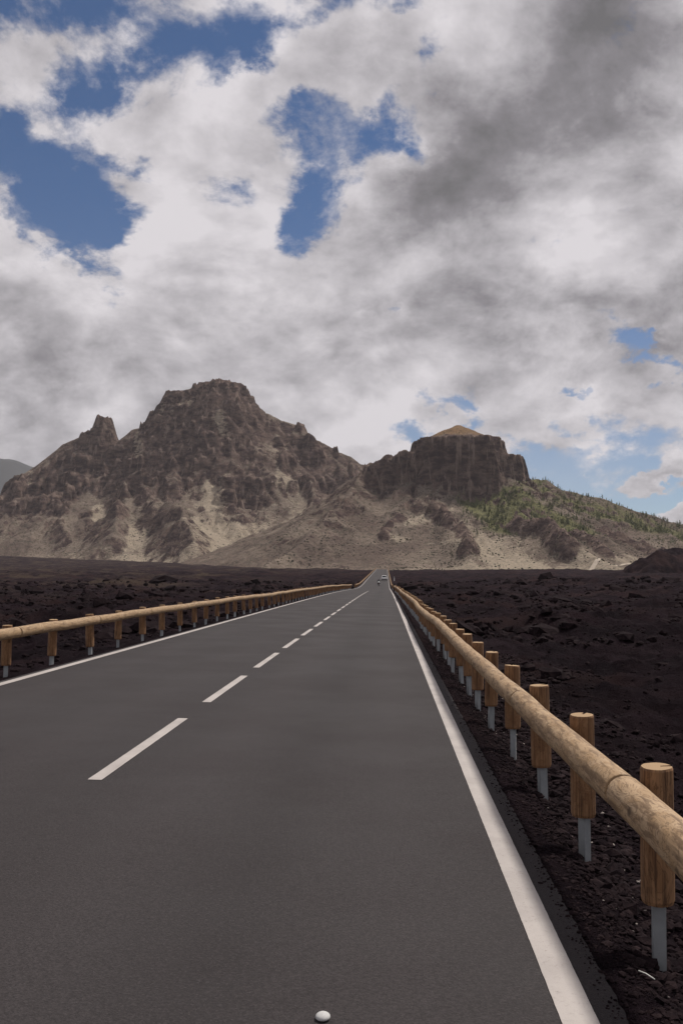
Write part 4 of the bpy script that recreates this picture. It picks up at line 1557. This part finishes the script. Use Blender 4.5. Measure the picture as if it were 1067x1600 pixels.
# ------------------------------------------------------------------ small things by the road
def build_marker(x, y, h, label):
    z = float(ground_z(x, y))
    t = empty('marker_post', (x, y, z))
    tag(t, label, 'marker post')
    V, F = loft([[(-0.11, -0.05, -0.4), (0.11, -0.05, -0.4), (0.08, 0.06, -0.4), (-0.08, 0.06, -0.4)], [(-0.11, -0.05, h - 0.1), (0.11, -0.05, h - 0.1), (0.08, 0.06, h - 0.1), (-0.08, 0.06, h - 0.1)],
                 [(-0.10, -0.04, h), (0.10, -0.04, h - 0.05), (0.07, 0.05, h - 0.05), (-0.07, 0.05, h)]])
    mesh_obj('shaft', V, F, BOX, t)
    V, F = loft([[(-0.115, -0.056, h - 0.40), (0.115, -0.056, h - 0.40), (0.085, 0.066, h - 0.40), (-0.085, 0.066, h - 0.40)], [(-0.115, -0.056, h - 0.2), (0.115, -0.056, h - 0.2), (0.085, 0.066, h - 0.2), (-0.085, 0.066, h - 0.2)]])
    mesh_obj('black_band', V, F, BLK, t)


build_marker(2.6, 300, 1.25, 'small white marker post beside the far right guardrail')


def rock(name, loc, size, material, seed, sub=3, flat=0.8):
    V0, F0 = ico(sub)
    g = np.random.default_rng(seed)
    o1, o2 = g.uniform(0, 99, 2)
    k = 1 + perlin(V0[:, 0] * 1.1 + o1, V0[:, 1] * 1.1 + V0[:, 2] * 0.9 + o2, seed) * 0.5 + perlin(V0[:, 0] * 3 + o2, V0[:, 1] * 3 + V0[:, 2] * 2.4 + o1, seed) * 0.18
    V = V0 * k[:, None] * np.array(size)
    o = mesh_obj(name, V.tolist(), F0.tolist(), material, None, False)
    o.location = loc
    return o


o = rock('boulder', (2.15, 148, float(ground_z(2.15, 148)) + 0.45), (0.55, 0.6, 0.75), STONE, 3)
tag(o, 'dark lava boulder at the far end of the near right guardrail', 'boulder')
m, b, bs = mat('white_stone', 0.85, 0.3)
b.put(bs.inputs['Base Color'], b.mix(b.noise(b.obj(), 40, 4, 0.6), (0.36, 0.36, 0.36), (0.52, 0.51, 0.50)))
V0, F0 = ico(3)
V = [(v[0] * 0.030, v[1] * 0.034, v[2] * 0.017 * (1.0 if v[2] > 0 else 0.6)) for v in V0]
o = mesh_obj('pebble', V, F0.tolist(), m, None, True)
o.location = (-0.255, 3.835, float(road_z(3.8)) + CROSS * -0.255 + 0.010)
tag(o, 'smooth white pebble lying on the asphalt in the right lane', 'pebble')
o = tube('straw', [(1.155, 4.52, 0), (1.175, 4.47, 0.008), (1.20, 4.42, 0.004)], 0.0028, PLATE, None, 5)
o.location.z = float(ground_z(1.18, 4.47)) + 0.03
tag(o, 'pale dry straw lying on dark gravel beside the road edge', 'straw')


# ------------------------------------------------------------------ air
def build_haze():
    x0, x1, y0, y1, z0, z1 = -9000, 2500, -300, 12500, -62, 1320
    V = [(x, y, z) for z in (z0, z1) for x, y in ((x0, y0), (x1, y0), (x1, y1), (x0, y1))]
    F = [(3, 2, 1, 0), (4, 5, 6, 7), (0, 1, 5, 4), (1, 2, 6, 5), (2, 3, 7, 6), (3, 0, 4, 7)]
    m = bpy.data.materials.new('air')
    m.use_nodes = True
    b = NB(m.node_tree)
    v = b.n('ShaderNodeVolumePrincipled')
    v.inputs['Color'].default_value = (0.86, 0.87, 0.93, 1)
    v.inputs['Density'].default_value = 0.000034
    v.inputs['Anisotropy'].default_value = 0.1
    out = b.n('ShaderNodeOutputMaterial')
    b.t.links.new(v.outputs[0], out.inputs['Volume'])
    o = mesh_obj('haze', V, F, m)
    tag(o, kind='stuff')
    o['label'] = 'thin pale air between the road and the mountains'


build_haze()
